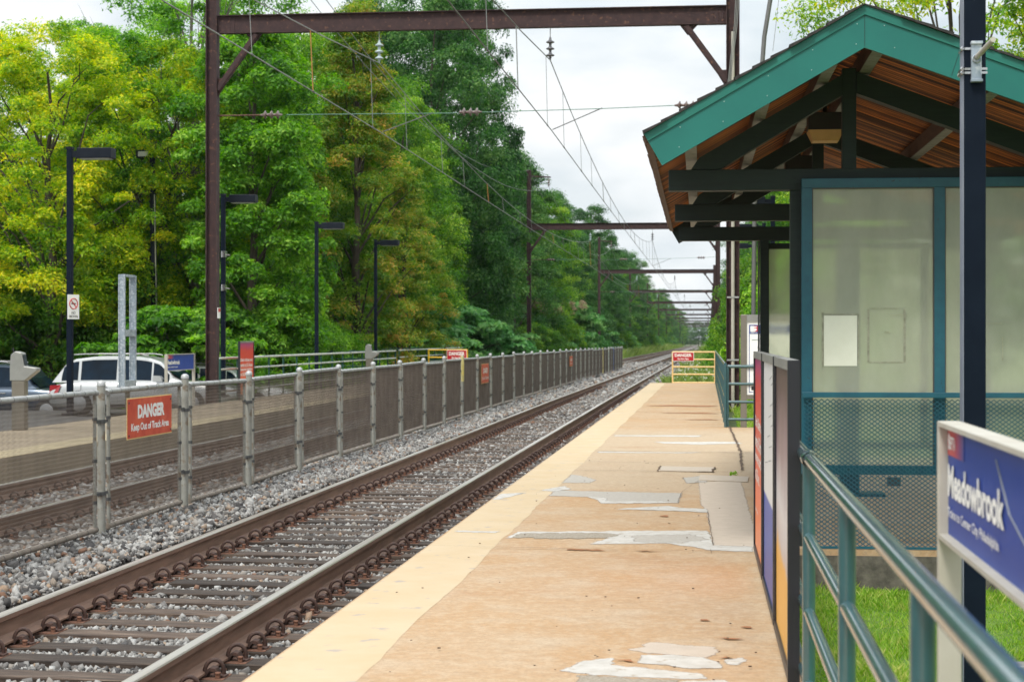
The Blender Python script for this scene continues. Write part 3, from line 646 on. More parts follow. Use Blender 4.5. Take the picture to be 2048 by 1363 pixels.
for tr, a in ((0, 170), (1, 131)):
    for i in range(a, 900):
        y = T0 + TS * (i + .5); x = (-3.725 if tr == 0 else -7.68) + shift(y)
        far.box(x - 1.3, x + 1.3, y - .11, y + .11, ZT - .1 + drop(y), ZT + drop(y))
tag(far.build('railroad_ties', M['tie']), 'distant dark ties merging into a brown band down both tracks', kind='stuff')

# ------------------------------------------------------------------ chain-link fence
PAN = 2.795; FX = -5.92; F0 = 16.95
fence = thing('chain_link_fence', 'long grey chain-link fence panelled between the two tracks', 'fence', (FX, F0, -.33))
def link_mesh():
    y0, y1, z0, z1 = .20, PAN - .20, .135, 1.395
    p = .0262; dz = .0185; nc = int((y1 - y0) / p); nr = int((z1 - z0) / dz); r = .0030
    V = []; Fc = []
    ks = np.arange(nr + 1); base = 0
    ang = [0, 2 * PI / 3, 4 * PI / 3]
    for c in range(nc + 1):
        yc = y0 + c * p; yy_ = yc + np.where(ks % 2 == 0, 0, p) ; zz = z0 + ks * dz; xx_ = np.where(ks % 2 == 0, r, -r)
        for a in ang:
            V.append(np.stack([xx_ + r * math.cos(a), yy_ + r * math.sin(a), zz], 1))
        idx = np.arange(nr)
        for k in range(3):
            a0 = base + k * (nr + 1) + idx; a1 = base + ((k + 1) % 3) * (nr + 1) + idx
            Fc.append(np.stack([a0, a1, a1 + 1, a0 + 1], 1))
        base += 3 * (nr + 1)
    return np.concatenate(V), np.concatenate(Fc)
lv, lf = link_mesh()
pa = MB(); hh = 1.42
pa.tube([(0, .15, hh - .01), (0, .175, hh), (0, PAN - .175, hh), (0, PAN - .15, hh - .01)], .028, 10)
pa2 = MB(); pa2.tube([(0, .175, .10), (0, PAN - .175, .10)], .027, 10)
sp_ = MB()
sp_.tube([(0, .205, .06), (0, .205, hh - .01)], .020, 8); sp2_ = MB().tube([(0, PAN - .205, .06), (0, PAN - .205, hh - .01)], .020, 8)
bd = MB()
for i in range(9):
    yb = .25 + i * (PAN - .5) / 8
    bd.tube([(0, yb - .003, hh), (0, yb + .003, hh)], .0300, 8); bd.tube([(0, yb + .08, .10), (0, yb + .086, .10)], .0292, 8)
for z in (.35, .75, 1.15):
    for yy_ in (.205, PAN - .205): bd.tube([(0, yy_, z), (0, yy_, z + .03)], .026, 8)
for z in (.42, 1.12):
    bd.tube([(0, -.002, z), (0, -.002, z + .035)], .048, 10); bd.box(-.006, .006, .03, .175, z, z + .03); bd.box(-.006, .006, PAN - .175, PAN - .03, z, z + .03)
frame0 = pa.build('panel_rail', M['galv']); low0 = pa2.build('bottom_rail', M['galv_brown']); st0 = sp_.build('stile', M['galv_low']); st1 = sp2_.build('stile', M['galv_low']); bd0 = bd.build('clamp', M['band'])
lk0 = npmesh('chain_link', lv, lf, M['mesh'])
postm = MB(); postm.tube([(0, 0, -.15), (0, 0, 1.47)], .040, 14)
post0 = postm.build('post', M['galv_low'])
cap0 = MB().lathe([(.045, 1.455), (.045, 1.48), (.039, 1.495), (.02, 1.508), (.001, 1.512)], n=14).build('post_cap', M['galv'])
yel = MB().tube([(0, 0, .9), (0, 0, 1.5)], .0455, 14).build('paint_band', M['yellow_post'])
blu = MB().tube([(0, 0, -.1), (0, 0, 1.47)], .0455, 14).build('paint_band', M['blue_post'])
wht = MB().tube([(0, 0, -.1), (0, 0, 1.47)], .0455, 14).build('paint_band', M['rail_pale'])
yelf = MB().tube([(0, 0, -.1), (0, 0, 1.5)], .0455, 14).build('paint_band', M['yellow_post'])
rf = random.Random(5)
for k in range(-2, 38):
    y = PAN * k; Y = F0 + y
    j = rf.uniform(-.012, .012); z = drop(Y) + rf.uniform(-.015, .015)
    po = post0.copy(); C.objects.link(po); po.parent = fence; po.location = (shift(Y) + j, y, z); po.rotation_euler = (rf.uniform(-.006, .006), rf.uniform(-.008, .008), 0)
    cp = cap0.copy(); C.objects.link(cp); cp.parent = po
    if k in (9, 29, 33, 31):
        src = {9: yel, 29: yelf, 33: blu, 31: wht}[k]; pb_ = src.copy(); C.objects.link(pb_); pb_.parent = po
    if k == 37: continue
    fr = frame0.copy(); C.objects.link(fr); fr.name = 'panel_rail'; fr.parent = fence
    tz = rf.uniform(-.03, .02)
    fr.location = (shift(Y) + j * .6, y, z + tz - .01); fr.rotation_euler = (rf.uniform(-.007, .007), 0, rf.uniform(-.004, .004))
    for s0 in (low0, st0, st1, bd0, lk0):
        c = s0.copy(); C.objects.link(c); c.parent = fr
for o in (frame0, low0, st0, st1, bd0, lk0, post0, cap0, yel, blu, wht, yelf): bpy.data.objects.remove(o)

def fence_sign(y0, w, z0, h, label, lines):
    r = thing('danger_sign', label, 'sign', (FX + .055 + shift(y0), y0, z0 + drop(y0)))
    m = MB(); m.box(-.004, .0, 0, w, 0, h, 0); m.build('sign_panel', M['cream_gate'], r)
    MB().box(.0, .0035, .014, w - .014, .012, h - .012).build('sign_face', M['sign_red'], r)
    for (s, a, b_, c, d, bo) in lines: txt(s, r, M['sign_white'], (.0035, a * w, b_ * h), (0, 1, 0), (0, 0, 1), c * w, d * h, bo)
    bt = MB()
    for yy_ in (.05, w - .05):
        for zz in (.04, h - .05): bt.lathe([(.012, 0.004), (.010, .01), (.001, .011)], (.0, yy_, zz), axis=0, n=8)
    bt.build('bolt', M['band'], r)
    return r
fence_sign(17.55, 1.50, .565, .42, 'big red DANGER Keep Out of Track Area sign on the nearest fence panels',
           [('DANGER', .22, .48, .60, .34, .055), ('Keep Out of Track Area', .08, .14, .84, .24, .03)])
fence_sign(45.3, 1.5, .42, .50, 'small faded red danger sign in the middle of the chain-link fence', [('DANGER', .22, .50, .60, .28, .03), ('Keep Out of Track Area', .08, .14, .84, .22, .012)])
fence_sign(74.2, 1.5, .46, .42, 'tiny red danger sign near the far end of the chain-link fence', [('DANGER', .22, .50, .60, .28, .03), ('Keep Out of Track Area', .08, .14, .84, .22, .012)])

# ------------------------------------------------------------------ overhead line portals
PY0, PS = 46.5, 84.0
def hsec(m, x, y, z0, z1, w=.30, d=.30, t=.022, mi=0):         # H section, flanges facing +-x
    m.box(x - w / 2, x - w / 2 + t, y - d / 2, y + d / 2, z0, z1, mi); m.box(x + w / 2 - t, x + w / 2, y - d / 2, y + d / 2, z0, z1, mi)
    m.box(x - w / 2 + t, x + w / 2 - t, y - .012, y + .012, z0, z1, mi)
def insulator(parent, c, axis, mat, n=3, pitch=.17, r=.115, fl=1, label=None):
    m = MB(); prof = []
    for i in range(n):
        h = i * pitch
        prof += [(.035, h), (.045, h + .03), (r * .9, h + .065), (r, h + .085), (r * .75, h + .10), (.045, h + .105), (.035, h + .12)]
    prof = [(.02, -.06)] + prof + [(.02, n * pitch + .03)]
    m.lathe([(a, b_ * fl) for a, b_ in prof], c, axis, 14); return m.build('insulator', mat, parent)
def portal(label, first):
    r = thing('catenary_portal', label, 'catenary portal', (0, PY0, 0), 0, 'steel portals carrying the overhead line')
    m = MB(); hsec(m, -13.2, 0, -.9, 14.0); m.build('post', M['steel_paint'], r)
    m = MB(); hsec(m, .48, 0, -.6, 10.6, .34, .30); m.build('post', M['steel_paint'], r)
    m = MB(); x0, x1 = -13.05, .33; zb, zt = 9.62, 10.1
    m.box(x0, x1, -.012, .012, zb + .02, zt - .02); m.box(x0, x1, -.11, .11, zt - .02, zt); m.box(x0, x1, -.11, .11, zb, zb + .02)
    for xa, sg in ((x0, 1), (x1, -1)):
        m.box(min(xa, xa + sg * .45), max(xa, xa + sg * .45), -.026, -.0125, zb + .022, zt - .022)
        for i in range(3):
            for k in range(4): m.lathe([(.016, -.03), (.012, -.038), (.001, -.04)], (xa + sg * (.08 + .13 * i), 0, zb + .1 + .09 * k), axis=1, n=6)
    m.build('beam', M['steel_paint'], r)
    for xa, sg in ((x0, 1), (x1, -1)):
        m = MB(); m.bar((xa, 0, 8.15), (xa + sg * 1.05, 0, 9.6), .15, .14, (0, 1, 0))
        m.bar((xa, 0, 8.15), (xa + sg * 1.05, 0, 9.6), .10, .17, (0, 1, 0))
        m.prism([(xa, 7.95), (xa + sg * .3, 8.45), (xa, 8.45)], 1, -.02, .02); m.prism([(xa + sg * .75, 9.61), (xa + sg * 1.2, 9.61), (xa + sg * 1.0, 9.35)], 1, -.02, .02)
        m.build('knee_brace', M['steel_paint'], r)
    for xi, mt in ((-8.72, 'insul_pale'), (-4.22, 'insul_dark')):
        MB().tube([(xi, 0, 9.62), (xi, 0, 9.36)], .012, 6).build('hanger', M['wire_pale'], r)
        insulator(r, (xi, 0, 9.32), 2, M[mt], fl=-1)
    # bracket arm and feeder insulator at the top of the tall post
    MB().bar((-13.05, 0, 13.55), (-11.6, 0, 13.45), .08, .10).build('bracket_arm', M['steel_paint'], r)
    insulator(r, (-11.75, 0, 13.3), 2, M['insul_brown'], fl=-1)
    MB().tube([(-13.05, 0, 7.46), (-11.9, 0, 7.46)], .02, 6).build('cross_wire', M['rust'], r)
    MB().tube([(-11.2, 0, 7.46), (-7, 0, 7.44), (-3, 0, 7.5), (-.9, 0, 7.56), (.3, 0, 7.6)], .011, 6).build('cross_wire', M['wire_green'], r)
    for xi in (-11.85, -6.55, -.95): insulator(r, (xi, 0, 7.46 if xi < -2 else 7.56), 0, M['insul_brown'])
    MB().tube([(-2.87, 0, 7.52), (-4.18, .2, 7.0)], .014, 6).build('steady_arm', M['wire'], r)
    MB().tube([(-7.3, 0, 7.45), (-8.66, .2, 7.0)], .014, 6).build('steady_arm', M['wire'], r)
    if first:
        MB().tube([(.48, -.16, -.4), (.48, -.16, 9.4)], .045, 12).build('conduit', M['cream_post'], r)
        m = MB()
        for z in (1.0, 2.6, 4.2, 5.8): m.box(.33, .63, -.215, -.135, z, z + .04)
        m.build('conduit_strap', M['galv'], r)
        for i, dx in enumerate((.0, .05, .10)):
            MB().tube([(.62 + dx, -.2, 11.6), (.52 + dx * .7, -.2, 9.6), (.30 + dx * .5, -.2, 7.6), (.28 + dx * .4, -.2, 5)], .011, 6).build('feeder_cable', M['wire_pale'], r)
        rs_ = MB().box(-13.03, -13.015, -.14, .10, 2.1, 2.38).build('warning_plate', M['sign_white'], r)
        MB().box(-13.014, -13.011, -.12, .08, 2.27, 2.36).build('warning_stripe', M['red_ink'], rs_)
    return r
portal('nearest brown steel portal, its left post standing behind the parked silver car', True)
p1 = portal('second brown steel portal from the camera, left post rising past the fence', False); p1.location = (shift(PY0 + PS), PY0 + PS, drop(PY0 + PS))
ords = ['third', 'fourth', 'fifth', 'sixth', 'seventh', 'eighth', 'ninth', 'tenth', 'eleventh', 'twelfth']
for k, o_ in enumerate(ords):
    Y = PY0 + PS * (k + 2)
    dup(p1, (shift(Y), Y, drop(Y)), None, o_ + ' dark steel portal from the camera down the line')

# overhead wires
def support(k): Y = PY0 + PS * k; return Y, shift(Y), drop(Y)
def wirepts(x, z, sag, k0, k1, n=12):
    P = []
    for k in range(k0, k1):
        ya, xa, za = support(k); yb, xb, zb = support(k + 1)
        for i in range(n):
            t = i / n; P.append((x + xa + (xb - xa) * t, ya + (yb - ya) * t, z + za + (zb - za) * t - 4 * sag * t * (1 - t)))
    ya, xa, za = support(k1); P.append((x + xa, ya, z + za)); return P
def zwire(x, z, sag, Y):
    k = math.floor((Y - PY0) / PS); t = (Y - PY0) / PS - k; ya, xa, za = support(k); yb, xb, zb = support(k + 1)
    return (x + xa + (xb - xa) * t, Y, z + za + (zb - za) * t - 4 * sag * t * (1 - t))
for xm, xc, lab, zc in ((-4.22, -4.18, 'overhead wire pair above the near track with thin droppers', 6.95), (-8.72, -8.66, 'overhead wire pair above the far track with copper droppers', 6.95)):
    r = thing('overhead_wire', lab, 'overhead wire', (0, PY0, 0))
    MB().tube(wirepts(xm, 8.78, 1.45, -1, 11), .013, 6).build('messenger_wire', M['wire' if xm > -5 else 'wire_pale'], r, off=(0, PY0, 0))
    MB().tube(wirepts(xc, zc, .05, -1, 11, 6), .013, 6).build('contact_wire', M['wire' if xm > -5 else 'wire_pale'], r, off=(0, PY0, 0))
    Y = 9.0; i = 0
    while Y < 300:
        a = zwire(xm, 8.78, 1.45, Y); c = zwire(xc, zc, .05, Y)
        MB().tube([a, c], .0075 if i % 5 else .013, 5).build('dropper', M['copper'] if (xm < -5 and i % 5 in (0,)) else M['wire_pale'], r, off=(0, PY0, 0))
        m_ = MB(); m_.tube([(c[0], c[1] - .06, c[2]), (c[0], c[1] + .06, c[2])], .022, 6); m_.build('clamp', M['wire'], r, off=(0, PY0, 0))
        Y += 6.9 if i % 2 else 5.2; i += 1
def lone(x, z, sag, lab, mat='wire_pale', rad=.013, k0=-1, k1=10):
    o = MB().tube(wirepts(x, z, sag, k0, k1), rad, 6).build('feeder_wire', M[mat], None, off=(x, PY0, z)); o.location = (x, PY0, z); tag(o, lab, 'feeder wire')
lone(-13.2, 14.0, 2.6, 'highest thin feeder wire joining the tops of the left posts')
lone(-11.75, 12.75, 2.6, 'sagging feeder wire hung from the bracket arms on the left posts')
o = MB().tube([(1.95, 40, 13), (1.42, 40, 10.2), (1.1, 40, 8.2), (.9, 40, 5.5), (.85, 40, 1)], .05, 8).build('feeder_cable', M['wire'], None, off=(1.2, 40, 1)); o.location = (1.2, 40, 1)
tag(o, 'thick dark cable slanting up behind the shelter roof ridge', 'cable')
for i, (xa, xb) in enumerate(((1.9, 1.35), (3.2, 2.8))):
    o = MB().tube([(xa, 42, 13), (xb, 42, 8.2)], .006, 5).build('guy_wire', M['wire_pale'], None, off=(xb, 42, 8.2)); o.location = (xb, 42, 8.2)
    tag(o, ['thin grey wire in the sky left of the thick slanting cable', 'thin grey wire in the sky right of the thick slanting cable'][i], 'wire')

# ------------------------------------------------------------------ lamp posts
def lamp(x, y, zb, label, top=5.48, extras=0, rz=0, w=.115):
    r = thing('street_lamp', label, 'street lamp', (x, y, zb), rz, 'square dark platform lamp posts')
    h = top - zb
    MB().box(-w / 2, w / 2, -w / 2, w / 2, 0, h).build('pole', M['navy'], r, bevel=.008)
    MB().box(-w / 2 - .01, w / 2 + .01, -w / 2 - .01, w / 2 + .01, h - .03, h + .015).build('pole_cap', M['pole_black'], r)
    MB().box(w / 2, w / 2 + .18, -.045, .045, h - .20, h - .07).build('arm', M['pole_black'], r)
    hd = MB().box(w / 2 + .14, w / 2 + .86, -.17, .17, h - .23, h - .02).build('lamp_head', M['pole_black'], r, bevel=.012)
    MB().box(w / 2 + .20, w / 2 + .80, -.14, .14, h - .245, h - .231).build('lens', M['lens'], hd)
    MB().box(-.13, .13, -.13, .13, 0, .05).build('base_plate', M['pole_black'], r)
    return r
l1 = lamp(-13.12, 35.66, 0, 'square dark lamp post with the no smoking sign, nearest on the far platform')
ns = MB().box(-.15, .15, -.006, .006, 0, .50).build('no_smoking_sign', M['sign_white'], None)
ns.location = (-13.02, 35.58, 1.97); ns.rotation_euler = (0, 0, math.radians(62)); tag(ns, 'white no smoking sign fixed to the nearest lamp post on the far platform', 'sign')
ring = MB(); pts = [(.105 * math.cos(2 * PI * i / 28), -.010, .315 + .105 * math.sin(2 * PI * i / 28)) for i in range(29)]; ring.tube(pts, .010, 6, caps=False)
ring.bar((-.075, -.011, .39), (.075, -.011, .24), .004, .02, (1, 0, 1)); ring.build('prohibition_ring', M['red_ink'], ns)
MB().box(-.06, .06, -.010, -.0075, .305, .327).build('cigarette_symbol', M['black_ink'], ns)
txt('NO', ns, M['black_ink'], (-.05, -.0062, .10), (1, 0, 0), (0, 0, 1), .10, .055, .02); txt('SMOKING', ns, M['black_ink'], (-.12, -.0062, .03), (1, 0, 0), (0, 0, 1), .24, .05, .02)
l2 = lamp(-13.16, 47.4, 0, 'square dark lamp post right behind the nearest portal post', 5.45)
br = MB()
for z in (3.75, 2.85): br.box(-.03, .075, -.10, .10, z, z + .17); 
br.build('banner_bracket', M['chrome'], l2)
MB().tube([(.03, 0, 3.83), (.24, -.25, 3.80)], .016, 6).tube([(.03, 0, 2.93), (.24, -.25, 2.90)], .016, 6).build('banner_rod', M['cream_post'], l2)
lamp(-13.12, 58.7, 0, 'square dark lamp post third along the far platform, between two bushes', 5.42)
lamp(-13.12, 69.2, 0, 'square dark lamp post farthest along the far platform, behind the second card reader', 5.40)
lamp(1.56, 48.48, -.27, 'square dark lamp post showing just right of the conduit post behind the shelter', 5.35)
lamp(1.68, 61.57, -.27, 'square dark lamp post whose head shows under the shelter eave', 5.45)
lr = lamp(1.60, 74.1, -.3, 'thin dark lamp post farthest off, left of the shelter end window', 5.45)
for o in (lr,): o.rotation_euler = (0, 0, PI)
for o in bpy.data.objects:
    if o.name.startswith('street_lamp') and o.location.x > 1.5 and o.location.y < 70: o.rotation_euler = (0, 0, PI)
# near pole at the right
X, Y = Rt(1.425, 9.6)
nl = thing('street_lamp', 'large dark navy lamp post in front of the shelter with a galvanised rod bracket', 'street lamp', (X, Y, -.27), DEL, 'square dark platform lamp posts')
MB().box(-.056, .056, -.056, .056, 0, 5.75).build('pole', M['navy'], nl, bevel=.006)
MB().box(-.0615, -.0562, -.054, .054, 0, 5.75).build('lit_edge', M['navy_lit'], nl)  # thin strip painting the lighter, sky-facing left side of the pole
MB().box(.06, .78, -.17, .17, 5.5, 5.71).build('lamp_head', M['pole_black'], nl, bevel=.012)
bk = MB(); bk.box(-.022, .030, -.085, -.056, 3.20, 3.39); bk.box(-.025, .034, -.10, -.056, 3.385, 3.40); bk.box(-.025, .034, -.10, -.056, 3.19, 3.205)
bk.lathe([(.02, -.095), (.026, -.085), (.026, -.056)], (.004, 0, 3.31), axis=1, n=12)
bk.build('bracket', M['galv_sheet'], nl, bevel=.002)
sb = MB()
for z in (3.235, 3.205 + .05, 3.36):
    sb.box(-.066, .062, -.064, -.0575, z, z + .012); sb.box(-.070, -.0625, -.064, .06, z, z + .012)
    sb.lathe([(.008, -.074), (.012, -.068), (.012, -.062)], (-.064, 0, z + .006), axis=1, n=8)
sb.build('strap', M['chrome'], nl)
MB().tube([(.006, -.60, 3.325), (.004, .52, 3.31)], .0135, 10).build('rod', M['cream_post'], nl)
bx = rthing('post_box', 'small dark utility box with a grey top at the foot of the near lamp post', 'utility box', 1.50, 8.85, -.30)
MB().box(-.06, .08, -.06, .06, 0, .30).build('case', M['navy'], bx, bevel=.008); MB().box(-.065, .085, -.065, .065, .301, .335).build('lid', M['grey_case'], bx, bevel=.006)
# utility pole
r = thing('utility_pole', 'tall thin black pole leaning slightly with a flood light and white conduit', 'utility pole', (-19.1, 60.2, -.7))
MB().tube([(0, 0, 0), (-.12, 0, 8.75)], [.13, .095], 10).build('pole', M['pole_black'], r)
MB().tube([(.12, -.12, 0), (.0, -.12, 7.2)], .02, 6).build('conduit', M['cream_post'], r)
hd = MB().box(-.62, -.10, -.25, .2, 8.45, 8.72).build('flood_light', M['pole_black'], r, bevel=.02)
MB().box(-.54, -.18, -.262, -.251, 8.5, 8.67).build('lens', M['lens'], hd)

# ------------------------------------------------------------------ empty galvanised sign frame
r = thing('sign_frame', 'tall empty galvanised steel frame standing on the far platform', 'sign frame', (-12.42, 37.2, 0))
def channel(m, y, sg): m.box(-.16, .02, y - .005, y + .005, .53, 2.92); m.box(-.16, -.15, min(y, y + sg * .05), max(y, y + sg * .05), .53, 2.92); m.box(.01, .02, min(y, y + sg * .05), max(y, y + sg * .05), .53, 2.92)
for y_, sg in ((-.36, -1), (.36, 1)):
    m = MB(); m.box(-.045, .045, y_ - .008, y_ + .008, .53, 2.92); m.box(.045, .07, y_ - .03, y_ + .03, .53, 2.92); m.box(-.07, -.045, y_ - .03, y_ + .03, .53, 2.92); m.build('upright', M['galv_sheet'], r)
for z0, z1 in ((2.88, 2.93), (1.62, 1.76), (.53, .68)):
    MB().box(-.066, .066, -.329, .329, z0, z1).build('crossbar', M['galv_sheet'], r)
MB().tube([(0, 0, 0), (0, 0, .53)], .05, 10).build('stub_post', M['bronze'], r)

# card readers
def reader(x, y, label, rz=0):
    r = thing('card_reader', label, 'card reader', (x, y, 0), rz, 'fare card readers on the far platform')
    MB().box(-.13, .10, -.09, .09, 0, .85).build('pedestal', M['bronze'], r, bevel=.01)
    m = MB(); m.prism([(-.16, .85), (.10, .85), (.32, 1.02), (.32, 1.07), (.10, 1.10), (.05, 1.33), (-.06, 1.36), (-.14, 1.30), (-.16, 1.1)], 1, -.10, .10); m.build('housing', M['grey_case'], r, bevel=.012)
    MB().add([(.105, -.07, 1.12), (.105, .07, 1.12), (.062, .07, 1.30), (.062, -.07, 1.30)], [(0, 1, 2, 3)]).build('screen', M['car_glass'], r)
    MB().tube([(-.13, 0, 1.3), (-.13, 0, 1.42)], .012, 6).build('antenna', M['black_ink'], r)
reader(-11.88, 29.9, 'bronze grey card reader pedestal at the left edge beside the grey car')
reader(-11.9, 61.7, 'small grey card reader pedestal in front of the ramp railings')

# station name signs
def station_sign(r, L_, ux, uz0, uh, n, full=True):
    """panel in the plane spanned by ux and z, left end at the root origin"""
    ux = Vector(ux); nn = ux.cross(Vector((0, 0, 1)))
    def bx_(a0, a1, z0, z1, d0, d1, name, mat, par=r, bev=0):
        m = MB(); P = [ux * a + nn * d for a in (a0, a1) for d in (d0, d1)]
        vs = [(v.x, v.y, z) for z in (z0, z1) for v in (P[0], P[2], P[3], P[1])]
        m.add(vs, [(0, 3, 2, 1), (4, 5, 6, 7), (0, 1, 5, 4), (1, 2, 6, 5), (2, 3, 7, 6), (3, 0, 4, 7)]); return m.build(name, mat, par, bevel=bev)
    bx_(-.03, .0, -.3, uz0 + uh + .015, -.04, .03, 'post', M['cream_post'], bev=.004); bx_(L_, L_ + .03, -.3, uz0 + uh + .015, -.04, .03, 'post', M['cream_post'], bev=.004)
    fr_ = bx_(.001, L_ - .001, uz0 + uh, uz0 + uh + .014, -.04, .03, 'frame', M['cream_post']); bx_(.001, L_ - .001, uz0 - .014, uz0, -.04, .03, 'frame', M['cream_post'])
    pn = bx_(.001, L_ - .001, uz0, uz0 + uh, -.012, .0, 'sign_panel', M['sign_blue'])
    rd = bx_(.004, .34 if full else .55, uz0 + uh * .74, uz0 + uh - .002, .0005, .002, 'red_corner', M['red_fade'] if full else M['red_fade_far'], pn)
    o = ux * .03 + nn * .0035
    txt('SEPTA', pn, M['sign_white'], (o.x + ux.x * .035, o.y + ux.y * .035, uz0 + uh * .80), ux, (0, 0, 1), .115, uh * .12, .02)
    # swirl emblem: white disc with a blue wedge
    e = ux * .022 + nn * .003
    m = MB(); pts_ = [(0, .0), (.6, .0), (1, .35), (1, .6), (.45, .75), (1, .8), (1, 1), (.3, 1), (0, .75), (0, .5), (.55, .3), (0, .25)]
    m.add([(e.x + ux.x * a * .032, e.y + ux.y * a * .032, uz0 + uh * .79 + b_ * uh * .15) for a, b_ in pts_], [tuple(range(len(pts_)))]); m.build('emblem', M['sign_white'], pn)
    txt('Meadowbrook', pn, M['sign_white'], (o.x, o.y, uz0 + uh * .36), ux, (0, 0, 1), L_ * .455 if full else .95, uh * .30, .035)
    txt('Trains to Center City Philadelphia' if full else 'Trains to West Trenton', pn, M['sign_white'], (o.x, o.y, uz0 + uh * .15), ux, (0, 0, 1), L_ * .42 if full else .80, uh * .115, .012)
    return pn
M['red_fade'] = rampmat('red_corner_ink', 1, 0, -.34, [(0, (.55, .03, .03)), (.42, (.50, .03, .04)), (1, (.008, .042, .27))], .35)
M['red_fade_far'] = rampmat('red_corner_ink', 1, 0, .55, [(0, (.55, .03, .03)), (.42, (.50, .03, .04)), (1, (.008, .042, .27))], .35)
r = rthing('station_sign', 'blue Meadowbrook station sign with cream frame in the right foreground', 'sign', .752, 5.57)
pn = station_sign(r, 2.2, (0, -1, 0), 1.005, .325, 0)
m = MB(); m.bar((-.003, -.90, 1.29), (-.003, -1.10, 1.17), .002, .004, (1, 0, 0)); m.bar((-.003, -1.10, 1.17), (-.003, -1.4, 1.10), .002, .003, (1, 0, 0)); m.build('scratch', M['grey_ink'], pn)
r = thing('station_sign', 'small blue Meadowbrook station sign between cream posts on the far platform', 'sign', (-12.12, 38.99, 0))
station_sign(r, 2.1, (0, 1, 0), .86, .345, 0, False)

# ------------------------------------------------------------------ near railing
def pipe_rail(r, pts, zs, posts, mat, mpost, rad=.03, zb=0, prad=None, names=('rail', 'post')):
    for z in zs: MB().tube([(a, b_, z) for a, b_ in pts], rad if z == zs[0] else rad * .85, 12).build('rail', mat, r)
    for a, b_ in posts: MB().tube([(a, b_, zb), (a, b_, zs[0] - .01)], prad or rad * .9, 12).build('post', mpost, r)
r = rthing('railing', 'teal pipe railing running out of the right foreground', 'railing', .45, 0)
pipe_rail(r, [(0, .9), (0, 13.3)], (1.10, .775, .467, .17), [(0, y) for y in (1.78, 3.70, 5.58, 7.5, 9.4, 11.3, 13.25)], M['rail_green'], M['rail_green'], .028, 0, .027)
MB().lathe([(.034, 7.42), (.036, 7.45), (.036, 7.56), (.034, 7.59)], (0, 0, 1.10), axis=1, n=12).build('joint', M['rail_green'], r)
# far part of the near platform
r = thing('railing', 'teal railing along the far end of the near platform', 'railing', (.20, 32.2, 0))
pipe_rail(r, [(0, 0), (-.15, 31.1)], (1.12, .84, .55, .27), [(-.15 * i / 16, 31.1 * i / 16) for i in range(17)], M['rail_green'], M['rail_green'], .028)
MB().box(-.055, -.045, 15.6, 17.6, .45, .95).build('blue_panel', M['navy_ink'], r)
r = thing('railing', 'short teal railing turning right beside the map case', 'railing', (.24, 32.25, 0))
pipe_rail(r, [(0, 0), (1.8, 0)], (1.08, .77, .45, .14), [(0, 0), (1.8, 0)], M['rail_green'], M['rail_green'], .03)
# gates at the platform ends
def gate(x0, x1, y, label, mat, zs, sx0, sx1, sz0, sz1, lab2):
    r = thing('end_gate', label, 'gate', (x0, y, drop(y)))
    for z in zs: MB().tube([(0, 0, z), (x1 - x0, 0, z)], .028, 10).build('rail', mat, r)
    for x in (0, x1 - x0): MB().tube([(x, 0, 0), (x, 0, zs[0] + .01)], .03, 10).build('post', mat, r)
    s = thing('danger_sign', lab2, 'sign', (sx0, y - .035, sz0 + drop(y))); w, h = sx1 - sx0, sz1 - sz0
    MB().box(0, w, -.003, .003, 0, h).build('sign_panel', M['sign_white'], s); MB().box(.015, w - .015, -.006, -.003, .015, h - .015).build('sign_face', M['sign_crimson'], s)
    txt('DANGER', s, M['sign_white'], (.10 * w, -.006, .48 * h), (1, 0, 0), (0, 0, 1), .80 * w, .34 * h, .04); txt('Do Not Pass', s, M['sign_white'], (.24 * w, -.006, .16 * h), (1, 0, 0), (0, 0, 1), .52 * w, .18 * h, .03)
gate(-1.44, .03, 63.3, 'pale yellow pipe gate closing the end of the near platform', M['cream_gate'], (1.12, .86, .60, .34, .05), -1.44, -.70, .80, 1.12, 'red DANGER Do Not Pass sign on the pale yellow gate')
gate(-11.82, -10.2, 74.2, 'bright yellow pipe gate closing the end of the far platform', M['yellow_gate'], (1.14, .83, .53, .2), -11.05, -10.22, .70, 1.14, 'red DANGER Do Not Pass sign on the bright yellow gate')

# far platform ramp railings
def far_rail(pts, n, label, zs=(1.07, .79, .51, .23), mat='rail_pale', z0=0):
    a, b_ = pts; r = thing('railing', label, 'railing', (a[0], a[1], z0))
    d = (b_[0] - a[0], b_[1] - a[1])
    pipe_rail(r, [(0, 0), d], zs, [(d[0] * i / n, d[1] * i / n) for i in range(n + 1)], M[mat], M['rail_green_far'], .03, -.3)
far_rail([(-12.3, 44.0), (-12.3, 69.0)], 15, 'long railing with pale rails and green posts behind the orange poster')
far_rail([(-14.2, 66), (-14.2, 90)], 12, 'dark green ramp railing standing behind the long pale railing', mat='rail_green_far')
far_rail([(-12.6, 71.5), (-12.6, 90)], 8, 'green ramp railing with pale top left of the yellow gate', mat='rail_pale')
far_rail([(-15.9, 80), (-12.7, 91)], 5, 'dark green cross railing at the top of the ramp', mat='rail_green_far')
far_rail([(-14.2, 65.9), (-12.6, 66.4)], 1, 'short dark green railing closing the near end of the ramp', mat='rail_green_far')

